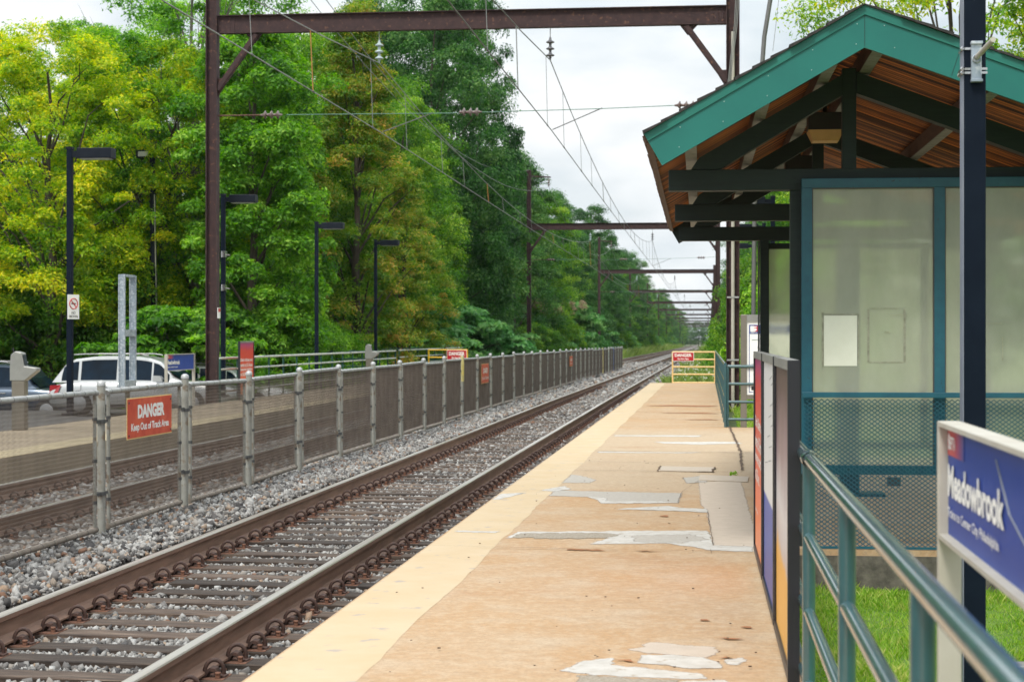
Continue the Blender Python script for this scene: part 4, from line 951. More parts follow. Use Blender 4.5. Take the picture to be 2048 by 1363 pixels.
# ------------------------------------------------------------------ posters
M['poster_red'] = rampmat('red_orange_poster', 2, .1, 1.5, [(0, (.75, .24, .06)), (.45, (.72, .09, .03)), (.86, (.64, .045, .03)), (1, (.38, .04, .18))], .35, .12)
M['poster_white'] = rampmat('white_blue_poster', 2, .1, 1.5, [(0, (.008, .045, .30)), (.40, (.010, .06, .38)), (.41, (.66, .67, .68)), (1, (.72, .72, .72))], .35)
M['poster_warm'] = rampmat('dark_orange_poster', 2, .1, 1.5, [(0, (.72, .36, .03)), (.42, (.74, .36, .03)), (.46, (.50, .42, .42)), (.62, (.60, .58, .60)), (.80, (.26, .17, .20)), (1, (.12, .07, .06))], .3, .35)
lines = [('Ditch Xfinity and', .60), ('switch to 5G Home', .515), ('Internet starting', .43), ('at $35/mo.', .345)]
def poster(root, length, ux, face, z0=.1, z1=1.5, text=None, fw=.045):
    ux = Vector(ux); nn = ux.cross(Vector((0, 0, 1)))
    def bb(a0, a1, za, zb, d0, d1, name, mat, bev=0):
        P = [ux * a + nn * d for a in (a0, a1) for d in (d0, d1)]; m = MB()
        vs = [(v.x, v.y, z) for z in (za, zb) for v in (P[0], P[2], P[3], P[1])]
        m.add(vs, [(0, 3, 2, 1), (4, 5, 6, 7), (0, 1, 5, 4), (1, 2, 6, 5), (2, 3, 7, 6), (3, 0, 4, 7)]); return m.build(name, mat, root, bevel=bev)
    bb(0, fw, z0, z1, -.04, .012, 'frame', M['frame_black']); bb(length - fw, length, z0, z1, -.04, .012, 'frame', M['frame_black'])
    bb(fw, length - fw, z1 - fw, z1, -.04, .0115, 'frame', M['grey_case'] if fw < .05 else M['frame_black']); bb(fw, length - fw, z0, z0 + fw, -.04, .0115, 'frame', M['frame_black'])
    pf = bb(fw, length - fw, z0 + fw, z1 - fw, -.03, .0, 'poster', face)
    if text == 'ad':
        w = length - 2 * fw
        for i, (s, zz) in enumerate(lines):
            o = ux * (fw + .04 * w) + nn * .0
            txt(s, pf, M['sign_white'], (o.x, o.y, z0 + (z1 - z0) * zz + .02), ux, (0, 0, 1), w * (.88 if i < 3 else .55), .10, .02)
        o = ux * (fw + .05 * w); txt('Learn more', pf, M['sign_white'], (o.x, o.y, z0 + .30), ux, (0, 0, 1), w * .35, .035, .01)
    if text == 'map':
        w = length - 2 * fw; m = MB(); rs = random.Random(2)
        for i in range(9):
            a = fw + w * rs.uniform(.1, .7); zz = z0 + (z1 - z0) * rs.uniform(.5, .9); P = ux * a
            e = ux * (a + w * .25)
            m.add([(P.x - nn.x * -.001, P.y, zz), (e.x + nn.x * .001, e.y, zz + .03), (e.x + nn.x * .001, e.y, zz + .036), (P.x + nn.x * .001, P.y, zz + .006)], [(0, 1, 2, 3)])
        m.build('route_line', M['grey_ink'], pf)
    return pf
for y0, ln, fc, lab, tx in ((12.85, 1.60, 'poster_red', 'red advertising poster on the railing, farthest of the three black frames', 'ad'), (11.15, 1.68, 'poster_white', 'white and blue poster on the railing, middle of the three black frames', 'map'), (9.38, 1.48, 'poster_warm', 'orange and purple poster in the black frame nearest the camera', None)):
    r = rthing('poster_frame', lab, 'poster', .395, y0, 0, 'framed posters on platform railings'); poster(r, ln, (0, -1, 0), M[fc], text=tx)
r = thing('poster_frame', 'orange advertising poster in a black frame on the far platform', 'poster', (-11.92, 44.45, 0), 0, 'framed posters on platform railings')
poster(r, 1.42, (0, 1, 0), M['poster_red'], text='ad'); MB().box(-.06, -.02, .1, .16, 0, .12).box(-.06, -.02, 1.26, 1.32, 0, .12).build('foot', M['frame_black'], r)

# map case
r = thing('map_case', 'grey metal case with a rail transit map behind the shelter', 'map case', (.47, 32.3, 0))
MB().box(0, .11, -.06, .10, 0, 2.0).build('post', M['bronze'], r, bevel=.008); MB().box(1.20, 1.31, -.06, .10, 0, 2.0).build('post', M['bronze'], r, bevel=.008)
MB().box(.11, 1.20, -.055, .095, 1.88, 2.0).build('top_rail', M['grey_case'], r); MB().box(.11, 1.20, -.055, .095, .50, .58).build('bottom_rail', M['bronze'], r)
pn = MB().box(.11, 1.20, -.03, .06, .58, 1.88).build('map_panel', M['sign_white'], r)
MB().box(.15, 1.16, -.034, -.031, 1.66, 1.82).build('header', M['navy_ink'], pn)
bl = MB()
for a in ((.15, .16, .62, 1.655), (1.15, 1.16, .62, 1.655)): bl.box(a[0], a[1], -.034, -.031, a[2], a[3])
bl.box(.16, 1.15, -.034, -.031, .62, .63); bl.build('border', M['navy_ink'], pn)
MB().box(.17, .235, -.037, -.0345, 1.70, 1.80).build('emblem', M['sign_white'], pn); MB().box(.235, .30, -.037, -.0345, 1.70, 1.80).build('emblem', M['red_ink'], pn)
m = MB(); S_ = [(.18, 1.71), (.25, 1.705), (.285, 1.725), (.285, 1.75), (.22, 1.765), (.285, 1.775), (.285, 1.79), (.22, 1.795), (.185, 1.78), (.185, 1.76), (.25, 1.74), (.18, 1.735)]
m.add([(a, -.0385, b_) for a, b_ in S_], [tuple(range(12))]); m.build('emblem_swirl', M['sign_white'], pn)
txt('SEPTA', pn, M['sign_white'], (.175, -.0345, 1.672), (1, 0, 0), (0, 0, 1), .12, .022, .02)
txt('Regional Rail', pn, M['sign_white'], (.345, -.0345, 1.755), (1, 0, 0), (0, 0, 1), .46, .05, .03); txt('& Rail Transit', pn, M['sign_white'], (.345, -.0345, 1.685), (1, 0, 0), (0, 0, 1), .46, .05, .03)
m = MB(); m.bar((.2, -.034, 1.55), (.42, -.034, 1.57), .004, .006); m.bar((.42, -.034, 1.57), (.95, -.034, .95), .004, .006); m.build('route_line', M['fascia'], pn)
m = MB(); m.bar((.32, -.034, 1.40), (.55, -.034, 1.28), .004, .008); m.bar((.3, -.034, 1.32), (.9, -.034, 1.0), .004, .008); m.bar((.25, -.034, .9), (1.0, -.034, 1.45), .004, .006); m.box(.30, .325, -.036, -.032, 1.41, 1.43); m.build('route_line', M['black_ink'], pn)
for i, (s, zz) in enumerate((('NW', 1.10), ('SW', 1.03), ('Airport', .93), ('Trenton', 1.2))): txt(s, pn, M['grey_ink'], (.19 + .22 * (i > 1), -.032, zz), (1, 0, 0), (0, 0, 1), .07, .035, .01)
MB().box(.19, .30, -.034, -.031, .66, .73).build('map_key', M['black_ink'], pn)

# ------------------------------------------------------------------ shelter
OX, OY = 1.142, 13.9
sh = rthing('platform_shelter', 'open timber platform shelter with a teal gabled fascia and frosted windows', 'shelter', OX, OY)
O = (OX, OY, 0); FY0, FY1 = 12.69, 23.3
AP = (1.142, 3.90); EL = (-.385, 3.025); ER = (3.85, 2.87)
def off(poly_a, poly_b, d):
    v = Vector((poly_b[0] - poly_a[0], poly_b[1] - poly_a[1])).normalized(); n = Vector((v.y, -v.x))
    if n.y > 0: n = -n
    return n * d
nl_ = off(AP, EL, 1); nr_ = off(AP, ER, 1)
def sl_l(x): return AP[1] + (x - AP[0]) * (AP[1] - EL[1]) / (AP[0] - EL[0])
def sl_r(x): return AP[1] + (x - AP[0]) * (ER[1] - AP[1]) / (ER[0] - AP[0])
def ztop(x): return sl_l(x) if x < AP[0] else sl_r(x)
wd = .255
for yy_, nm in ((FY0, 'fascia'), (FY1, 'fascia')):
    fa = MB(); bL = (EL[0] + nl_.x * wd, EL[1] + nl_.y * wd); bA = AP[1] - wd / math.cos(math.atan(.573)) * 1.0
    fa.prism([EL, bL, (AP[0], bA), AP], 1, yy_ - .03, yy_)
    bR = (ER[0] + nr_.x * wd, ER[1] + nr_.y * wd)
    fa.prism([AP, (AP[0], bA), bR, ER], 1, yy_ - .03, yy_)
    f_ = fa.build('fascia', M['fascia'] if yy_ == FY0 else M['beam_green'], sh, off=O)
    if yy_ == FY0:
        e = .058; m = MB()
        m.prism([EL, (EL[0] + nl_.x * e, EL[1] + nl_.y * e), (AP[0], AP[1] - e * 1.15), AP], 1, yy_ - .042, yy_ - .0305)
        m.prism([AP, (AP[0], AP[1] - e * 1.15), (ER[0] + nr_.x * e, ER[1] + nr_.y * e), ER], 1, yy_ - .042, yy_ - .0305)
        m.build('drip_edge', M['fascia_edge'], f_, off=O)
        m = MB(); seam = MB()
        for i in range(5):
            for dd in (.09, .21):
                t = (i + .3 + (.2 if dd > .1 else 0)) / 5; x = AP[0] + (EL[0] - AP[0]) * t + nl_.x * dd * .9; z = AP[1] + (EL[1] - AP[1]) * t + nl_.y * dd
                m.lathe([(.0035, -.0305), (.003, -.0335), (.0005, -.034)], (x, yy_, z), axis=1, n=6)
                x = AP[0] + (ER[0] - AP[0]) * t + nr_.x * dd * .9; z = AP[1] + (ER[1] - AP[1]) * t + nr_.y * dd
                m.lathe([(.0035, -.0305), (.003, -.0335), (.0005, -.034)], (x, yy_, z), axis=1, n=6)
        m.build('rivet', M['rivet'], f_, off=O)
        m = MB(); m.box(AP[0] - .0015, AP[0] + .0015, yy_ - .0325, yy_ - .0305, bA + .01, AP[1] - .07)
        x = AP[0] + .62; m.bar((x + .03, yy_ - .0315, sl_r(x) - .08), (x - .03, yy_ - .0315, sl_r(x) - .26), .002, .003, (0, 1, 0)); m.build('seam', M['beam_green'], f_, off=O)
# roof deck and shingles
for nm, a, b_, n_ in (('l', EL, AP, nl_), ('r', AP, ER, nr_)):
    m = MB(); d0, d1 = .012, .05
    m.prism([(a[0] + n_.x * d0, a[1] + n_.y * d0), (b_[0] + n_.x * d0, b_[1] + n_.y * d0), (b_[0] + n_.x * d1, b_[1] + n_.y * d1), (a[0] + n_.x * d1, a[1] + n_.y * d1)], 1, FY0 + .001, FY1 - .031)
    dk = m.build('ceiling_boards', M['planks'], sh, off=O)
    m = MB(); L_ = Vector((b_[0] - a[0], b_[1] - a[1])); nc = int(L_.length / .14)
    for i in range(nc):
        t0, t1 = i / nc, (i + 1) / nc + .02
        lo, hi = (t0, t1)
        if nm == 'l':
            pa_ = Vector(a) + L_ * t0; pb_ = Vector(a) + L_ * min(1, t1); ua, ub = .022, .006
        else:
            pa_ = Vector(a) + L_ * max(0, t0 - .01); pb_ = Vector(a) + L_ * min(1, t1); ua, ub = .006, .022
        nv = -n_; jag = random.Random(i * 7 + (nm == 'r')).uniform(.0, .03)
        m.prism([(pa_.x, pa_.y - .001), (pb_.x, pb_.y - .001), (pb_.x + nv.x * ub, pb_.y + nv.y * ub), (pa_.x + nv.x * ua, pa_.y + nv.y * ua)], 1, FY0 - .05 - jag, FY1 + .02)
    m.build('shingles', M['shingle'], sh, off=O)
# eave edge board on the track side, a row of stained ends
m = MB(); y = FY0 + .02; i = 0
while y < FY1 - .1:
    w = .085; j = random.Random(i).uniform(0, .012)
    m.prism([(EL[0] - .004 - j, EL[1] - .01), (EL[0] + .03, EL[1] + .0), (EL[0] + nl_.x * .075 + .02, EL[1] + nl_.y * .075), (EL[0] + nl_.x * .07 - .02 - j, EL[1] + nl_.y * .07)], 1, y, y + w - .006); y += w; i += 1
m.build('eave_edge', M['purlin'], sh, off=O)
# purlins
for x in (-.06, .46, .94, 1.26, 2.06, 2.95):
    z = ztop(x) - .062; m = MB(); m.box(x - .045, x + .045, FY0 + .01, FY1 - .04, z - .17, z - .006 - (.03 if x > 1.2 else .045), 0)
    pu = m.build('purlin', M['purlin'], sh, off=O)
    MB().box(x - .043, x + .043, FY0 + .02, FY1 - .05, z - .176, z - .1705).build('purlin_face', M['purlin_under'], pu, off=O)
# trusses
TY = (14.0, 17.62, 21.24)
for k, ty in enumerate(TY):
    h = .07
    tr = thing('truss', None, None); tr.parent = sh; del_ = None
    tr.location = (0, ty - OY, 0)
    o_ = (OX, ty, 0)
    MB().box(-.234, 3.6, ty - h, ty + h, 2.727, 2.888).build('tie_beam', M['beam_green'], tr, off=o_, bevel=.004)
    zl = lambda x: sl_l(x) - .265
    MB().prism([(-.06, 2.892), (.16, 2.892), (1.089, zl(1.089) - .155), (1.089, zl(1.089)), (.0, zl(0) - .0)], 1, ty - h, ty + h).build('rafter', M['beam_green'], tr, off=o_)
    zr = lambda x: sl_r(x) - .255
    MB().prism([(1.196, zr(1.196) - .165), (3.3, zr(3.3) - .165), (3.55, zr(3.55)), (1.196, zr(1.196))], 1, ty - h, ty + h).build('rafter', M['beam_green'], tr, off=o_)
    MB().box(1.0895, 1.1955, ty - .055, ty + .055, 2.70, 3.655).build('king_post', M['beam_green'], tr, off=o_, bevel=.004)
# posts
for x, y in ((.745, 14.0), (.76, 21.24), (3.3, 14.0), (3.3, 17.62), (3.3, 21.24)):
    MB().box(x - .05, x + .05, y - .05, y + .05, 0, 2.726).build('post', M['beam_green'], sh, off=O, bevel=.004)
MB().tube([(.69, 21.1, 0), (.69, 21.1, 2.7)], .012, 6).build('conduit', M['band'], sh, off=O)
# front window wall
WY = 13.87
def window_wall(y, x_list, z0, z1, mat, gmat, stile, rail_t, rail_b, d=.03, paper=False):
    ww = MB().box(x_list[0], x_list[-1], y - d, y + d, z1 - rail_t, z1).build('window_frame', mat, sh, off=O, bevel=.003)
    MB().box(x_list[0], x_list[-1], y - d, y + d, z0, z0 + rail_b).build('sill', mat, ww, off=O, bevel=.003)
    for i, x in enumerate(x_list[:-1]):
        w = stile; MB().box(x, x + w, y - d - .002, y + d + .002, z0 + rail_b + .0005, z1 - rail_t - .0005).build('mullion', mat, ww, off=O)
        xa, xb = x + w, x_list[i + 1]
        MB().box(xa, xb, y - .004, y + .004, z0 + rail_b, z1 - rail_t).build('window_pane', gmat, ww, off=O)
        gk = MB(); t = .008
        gk.box(xa, xa + t, y - d + .004, y - .005, z0 + rail_b, z1 - rail_t); gk.box(xb - t, xb, y - d + .004, y - .005, z0 + rail_b, z1 - rail_t)
        gk.box(xa + t, xb - t, y - d + .004, y - .005, z1 - rail_t - t, z1 - rail_t); gk.build('gasket', M['band'], ww, off=O)
    return ww
ww = window_wall(WY, [.776, 1.766, 2.77, 3.7], .56, 2.805, M['blue_frame'], M['frost'], .078, .072, .07)
def paper(x0, x1, z0, z1, nm, mt, y=WY - .0065): return MB().box(x0, x1, y, y + .0015, z0, z1).build(nm, mt, ww, off=O)
paper(.945, 1.193, 1.382, 1.765, 'paper_notice', M['paper'])
for a in ((.93, .942, 1.37, 1.79), (1.197, 1.209, 1.40, 1.775), (.93, 1.2, 1.768, 1.778), (1.27, 1.285, 1.41, 1.81), (1.54, 1.556, 1.41, 1.82), (1.286, 1.539, 1.405, 1.415), (1.286, 1.50, 1.815, 1.821), (1.44, 1.58, 1.765, 1.769), (1.4, 1.44, 1.63, 1.645), (2.27, 2.278, 1.42, 1.60), (2.12, 2.27, 1.70, 1.706)): paper(*a, 'tape_mark', M['tape'])
window_wall(21.35, [.735, 1.60, 2.57, 3.3], .30, 2.70, M['beam_green'], M['frost'], .075, .06, .08)
window_wall(23.0, [.55, .60], .3, .5, M['beam_green'], M['frost'], .02, .02, .02) if False else None
# square column seen through the panes, with its base plate
cm = MB().box(1.41, 1.61, 18.4, 18.6, .0305, 2.70).build('column', M['bench'], sh, off=O, bevel=.006)
MB().box(1.36, 1.86, 18.33, 18.67, 0, .03).build('base_plate', M['bench'], cm, off=O); MB().box(2.02, 2.16, 19.7, 19.8, 0, .09).build('floor_anchor', M['band'], sh, off=O)
# guard mesh in front of the windows
GY = 13.79
gd = MB(); gd.box(.78, 3.7, GY - .02, GY + .015, 1.145, 1.185); gm = gd.build('guard_rail', M['blue_frame'], sh, off=O, bevel=.003)
MB().box(.78, 3.7, GY - .012, GY + .012, .005, .022).build('guard_sill', M['blue_frame'], gm, off=O)
xm = MB(); dw, dh, th = .044, .0165, .0040
X0, X1, Z0, Z1 = .79, 3.5, .022, 1.143
V = []; Fm = []
nxm = int((X1 - X0) / dw); nzm = int((Z1 - Z0) / dh)
for j in range(nzm):
    for i in range(nxm):
        cx = X0 + (i + .5) * dw + (0 if j % 2 == 0 else dw / 2); z = Z0 + j * dh
        for s in (-1, 1):
            a = (cx, z); b_ = (cx + s * dw / 2, z + dh)
            k = len(V); V += [(a[0] - th * .6, GY - .002, a[1] - th * .3), (a[0] + th * .6, GY + .002, a[1] - th * .3), (b_[0] + th * .6, GY + .002, b_[1] + th * .3), (b_[0] - th * .6, GY - .002, b_[1] + th * .3),
                              (a[0] - th * .6, GY - .001, a[1] + th), (a[0] + th * .6, GY + .004, a[1] + th), (b_[0] + th * .6, GY + .004, b_[1] + th * 1.6), (b_[0] - th * .6, GY - .001, b_[1] + th * 1.6)]
            Fm += [(k, k + 1, k + 2, k + 3), (k + 4, k + 7, k + 6, k + 5), (k, k + 3, k + 7, k + 4), (k + 1, k + 5, k + 6, k + 2)]
V = np.array(V) - np.array([OX, OY, 0]); npmesh('guard_mesh', V, np.array(Fm), M['blue_frame'], parent=gm)
# ceiling lights
for i, (x, y) in enumerate(((1.08, 15.7), (1.06, 19.4))):
    r = rthing('ceiling_light', ['boxy ceiling light with amber lens behind the front truss', 'smaller looking ceiling light deeper under the shelter roof'][i], 'ceiling light', x, y, 3.28)
    MB().box(-.15, .15, -.15, .15, .09, .24).build('housing', M['light_box'], r, bevel=.006)
    m = MB(); m.add([(-.15, -.15, .09), (.15, -.15, .09), (.15, .15, .09), (-.15, .15, .09), (-.11, -.11, 0), (.11, -.11, 0), (.11, .11, 0), (-.11, .11, 0)],
                    [(4, 7, 6, 5), (0, 1, 5, 4), (1, 2, 6, 5), (2, 3, 7, 6), (3, 0, 4, 7)]); m.build('lens', M['amber'], r)
    MB().tube([(0, 0, .24), (0, 0, .40)], .02, 8).build('stem', M['light_box'], r)

# ------------------------------------------------------------------ cars
def car(label, loc, paint, Ln=4.65, H=1.66, Wd=1.86, suv=0):
    r = thing('parked_car', label, 'car', loc)
    hw = Wd / 2; bl = H * .585                          # belt line
    xs_ = [0, .02, .06, .12, .2, .3, .4, .5, .6, .66, .72, .80, .88, .95, .985, 1]
    top = [.62, .78, .93, .98, 1, 1, 1, 1, 1, 1, .995, .965, .92, .85, .72, .60]
    wid = [.80, .90, .96, .985, 1, 1, 1, 1, 1, 1, 1, .985, .96, .91, .84, .74]
    zb = [.42, .30, .25, .24, .24, .24, .24, .24, .24, .24, .24, .24, .24, .26, .30, .40]
    m = MB(); rings = []
    for x, t, w, z in zip(xs_, top, wid, zb):
        W_ = hw * w; Z = bl * t
        rings.append([(x * Ln, -W_ * .90, z), (x * Ln, -W_ * .98, z + .12), (x * Ln, -W_, z + (Z - z) * .5), (x * Ln, -W_ * .985, z + (Z - z) * .72), (x * Ln, -W_ * .97, Z - .05), (x * Ln, -W_ * .90, Z),
                      (x * Ln, 0, Z + (.03 if x > .66 else 0)), (x * Ln, W_ * .90, Z), (x * Ln, W_ * .97, Z - .05), (x * Ln, W_ * .985, z + (Z - z) * .72), (x * Ln, W_, z + (Z - z) * .5), (x * Ln, W_ * .98, z + .12), (x * Ln, W_ * .90, z)])
    n = 13; vs = [p for r_ in rings for p in r_]
    m.add(vs, [(i * n + k, (i + 1) * n + k, (i + 1) * n + (k + 1) % n, i * n + (k + 1) % n) for i in range(len(rings) - 1) for k in range(n)] + [tuple(range(n)), tuple(range((len(rings) - 1) * n, len(rings) * n))[::-1]], 0, True)
    m.build('body', paint, r)
    # cabin: glass house with roof skin
    def ring(x, zt, wt):
        return [(x * Ln, -hw * .93, bl - .03), (x * Ln, -hw * wt, zt - .05), (x * Ln, -hw * wt * .88, zt), (x * Ln, 0, zt + .025), (x * Ln, hw * wt * .88, zt), (x * Ln, hw * wt, zt - .05), (x * Ln, hw * .93, bl - .03)]
    cx = [.035, .10, .15, .25, .38, .50, .56, .62, .695, .74] if not suv else [.02, .06, .12, .25, .38, .52, .58, .63, .70, .74]
    cz = [bl + .06, H - .20, H - .07, H - .01, H, H - .01, H - .05, H - .15, bl + .12, bl + .0]
    cw = [.86, .80, .78, .78, .78, .78, .78, .79, .85, .9]
    R_ = [ring(x, max(z, bl + .02), w) for x, z, w in zip(cx, cz, cw)]
    c = MB(); vs = [p for q_ in R_ for p in q_]
    for i in range(len(R_) - 1):
        for k in range(6):
            c.add([vs[i * 7 + k], vs[(i + 1) * 7 + k], vs[(i + 1) * 7 + k + 1], vs[i * 7 + k + 1]], [(0, 1, 2, 3)], 0, False)
    cab = c.build('cabin', paint, r)
    # windows proud of the cabin side
    def side(x, f):        # point on the side of the cabin at fraction f of its height
        X_ = x
        for i in range(len(cx) - 1):
            if cx[i] <= X_ <= cx[i + 1]:
                t = (X_ - cx[i]) / (cx[i + 1] - cx[i]); zt = max(cz[i], bl + .02) * (1 - t) + max(cz[i + 1], bl + .02) * t; wt = cw[i] * (1 - t) + cw[i + 1] * t; break
        z0, z1 = bl - .03, zt - .05; z = z0 + (z1 - z0) * f; w = hw * (.93 + (wt - .93) * f)
        return (X_ * Ln, w, z)
    wins = [(.085, .175), (.190, .385), (.40, .575), (.585, .672)] if not suv else [(.07, .20), (.215, .39), (.405, .58), (.59, .67)]
    for sg in (-1, 1):
        for a, b_ in wins:
            m = MB(); P = []
            for i in range(7):
                x = a + (b_ - a) * i / 6; p0 = side(x, .10); p1 = side(x, .95); P += [(p0[0], sg * (p0[1] + .006), p0[2]), (p1[0], sg * (p1[1] + .006), p1[2])]
            m.add(P, [(2 * i, 2 * i + 2, 2 * i + 3, 2 * i + 1) for i in range(6)]); m.build('side_window', M['car_glass'], cab)
        hd = MB()
        for x in (.30, .50): hd.box(x * Ln, x * Ln + .20, sg * hw * .995 - .015, sg * hw * .995 + .022, bl - .16, bl - .13)
        hd.build('door_handle', M['chrome'], r)
        m = MB(); m.prism([(.625 * Ln - .12, bl + .0), (.625 * Ln + .10, bl + .0), (.625 * Ln + .13, bl + .08), (.625 * Ln + .06, bl + .16), (.625 * Ln - .10, bl + .17), (.625 * Ln - .14, bl + .10)], 1, min(sg * (hw + .0), sg * (hw + .2)), max(sg * (hw + .0), sg * (hw + .2))); m.build('door_mirror', paint if not suv else M['car_trim'], r)
        MB().tube([(.14 * Ln, sg * hw * .70, H + .05), (.20 * Ln, sg * hw * .70, H + .07), (.50 * Ln, sg * hw * .70, H + .07), (.55 * Ln, sg * hw * .70, H + .03)], .016, 6).build('roof_rail', M['galv'], r)
        m = MB(); m.add([(.012 * Ln, sg * hw * .86, bl * .60), (.07 * Ln, sg * (hw * .992), bl * .68), (.085 * Ln, sg * (hw * .985), bl * .90), (.018 * Ln, sg * hw * .88, bl * .88), (-.005, sg * hw * .6, bl * .62), (-.005, sg * hw * .6, bl * .86)], [(0, 1, 2, 3), (4, 0, 3, 5)]); m.build('tail_light', M['taillight'], r)
        MB().box(.95 * Ln, .975 * Ln, sg * hw * .5, sg * hw * .86, bl * .62, bl * .78).build('headlight', M['lens'], r)
        for x in (.185, .80):
            w_ = MB().lathe([(.20, -.11), (.34, -.11), (.36, -.08), (.36, .08), (.34, .11), (.20, .11)], (x * Ln, sg * (hw - .09), .36), axis=1, n=24).build('wheel', M['rubber'], r)
            MB().lathe([(.001, sg * .10), (.06, sg * .11), (.10, sg * .09), (.21, sg * .115), (.23, sg * .10)], (x * Ln, sg * (hw - .09), .36), axis=1, n=24).build('rim', M['rim'], w_)
        MB().box(.12 * Ln, .88 * Ln, sg * hw * .97 - .02, sg * hw * .97 + .02, .25, .34).build('sill', M['car_trim'], r)
    m = MB()
    a = R_[7]; b_ = R_[9]
    m.add([(R_[6][1][0] + .03, -hw * .70, R_[6][2][2] - .015), (R_[9][1][0] + .01, -hw * .80, bl + .035), (R_[9][1][0] + .01, hw * .80, bl + .035), (R_[6][1][0] + .03, hw * .70, R_[6][2][2] - .015)], [(0, 1, 2, 3)])
    m.build('windscreen', M['car_glass'], cab)
    m = MB(); m.add([(R_[0][1][0] - .01, -hw * .72, bl + .08), (R_[1][1][0] - .02, -hw * .68, H - .24), (R_[1][1][0] - .02, hw * .68, H - .24), (R_[0][1][0] - .01, hw * .72, bl + .08)], [(0, 1, 2, 3)]); m.build('rear_window', M['car_glass'], cab)
    for sg in (-1, 1):
        m = MB()
        for x in (.195, .395, .60): m.box(x * Ln - .003, x * Ln + .003, sg * hw * .990 - .006, sg * hw * .99 + .013, .36, bl - .06)
        m.build('door_seam', M['car_trim'], r)
    return r
car('silver white SUV parked nose to the tracks behind the lamp post', (-18.55, 49.4, -.60), M['car_silver'], 5.25)
car('dark grey SUV parked at the left edge behind the card reader', (-23.9, 53.2, -.97), M['car_grey'], 4.95, 1.76, 1.98, 1)
car('white car mostly hidden behind the silver SUV', (-18.2, 56.8, -.86), M['car_white'], 4.7, 1.55, 1.84)

# ------------------------------------------------------------------ vegetation
LM = {
 'yellow': leafmat('leaves_yellow_green', [(.022, .080, .006), (.10, .25, .008), (.31, .43, .014), (.70, .60, .03)], .45),
 'lime': leafmat('leaves_bright_green', [(.014, .065, .008), (.055, .17, .014), (.15, .33, .028), (.36, .54, .075)], .45),
 'mid': leafmat('leaves_mid_green', [(.010, .050, .008), (.042, .135, .012), (.11, .25, .018), (.32, .43, .06)], .42),
 'dark': leafmat('leaves_dark_green', [(.006, .038, .010), (.020, .082, .016), (.050, .155, .026), (.16, .28, .07)], .35),
 'autumn': leafmat('leaves_turning', [(.025, .090, .010), (.085, .20, .016), (.25, .29, .035), (.58, .30, .085)], .42),
 'sumac': leafmat('leaves_blue_green', [(.022, .10, .030), (.060, .19, .050), (.12, .29, .075), (.24, .40, .13)], .34),
 'plume': leafmat('seed_plumes', [(.20, .16, .09), (.32, .24, .15), (.42, .34, .22)], .3),
 'grass': leafmat('grass_blades', [(.05, .13, .012), (.13, .29, .02), (.27, .43, .045), (.48, .50, .16)], .40),
 'weed': leafmat('weed_leaves', [(.06, .11, .02), (.12, .20, .035), (.20, .28, .06), (.30, .34, .12)], .35),
 'white': leafmat('white_flowers', [(.5, .5, .42), (.7, .7, .62)], .2),
}
def leaf_cloud(rg, clumps, per, size, flat=.85, droop=.3, fill=.15, clump_r=1.0):
    """clumps: (n,4) centre + radius. returns verts, faces, shade"""
    n = len(clumps); N_ = n * per
    c = np.repeat(clumps, per, 0); d = rg.normal(size=(N_, 3)); d /= np.linalg.norm(d, axis=1)[:, None]
    d[:, 2] = np.where(d[:, 2] < -.35, -d[:, 2] * .6, d[:, 2])
    rad = c[:, 3] * np.where(rg.random(N_) < fill, rg.uniform(0, .7, N_), rg.uniform(.62, 1.12, N_))
    pos = c[:, :3] + d * rad[:, None] * np.array([1, 1, flat]); pos[:, 2] -= droop * (rad ** 2) * .25
    nrm = d * .55 + np.array([0, 0, .55]) + rg.normal(size=(N_, 3)) * .42; nrm /= np.linalg.norm(nrm, axis=1)[:, None]
    t = np.cross(nrm, rg.normal(size=(N_, 3))); t /= np.linalg.norm(t, axis=1)[:, None]; u = np.cross(nrm, t)
    s = size * rg.uniform(.6, 1.3, N_); l = t * s[:, None]; w = u * (s * .42)[:, None]
    V = np.stack([pos - l * .5, pos + w * .5 + nrm * (s * .06)[:, None], pos + l * .5 - np.array([0, 0, 1]) * (s * .12)[:, None], pos - w * .5 + nrm * (s * .06)[:, None]], 1).reshape(-1, 3)
    F = np.arange(N_ * 4).reshape(-1, 4)
    cs = np.repeat(rg.random(n), per)
    sh_ = np.clip(.40 * cs + .60 * rg.random(N_), 0, 1)
    return V, F, np.repeat(sh_, 4)
def crown_clumps(rg, n, H, R, z0, shape='oval', cr=(.5, 1.1)):
    out = []
    while len(out) < n:
        a = rg.uniform(0, 2 * PI); h = rg.uniform(0, 1)
        if shape == 'oval': pr = math.sin(PI * min(1, max(0, .12 + .80 * h))) ** .6
        elif shape == 'cone': pr = (1 - h) ** .7 * .95 + .10
        elif shape == 'column': pr = .85 * (1 - max(0, h - .8) * 3.5) * (1 if h > .08 else .7)
        else: pr = math.sqrt(max(0, 1 - h * h))
        pr *= 1 + .22 * math.sin(3 * a + 5 * h) + .12 * math.sin(7 * a + 11 * h)
        rr = R * pr * math.sqrt(rg.uniform(.35, 1))
        out.append((rr * math.cos(a), rr * math.sin(a), z0 + h * (H - z0), rg.uniform(*cr)))
    return np.array(out)
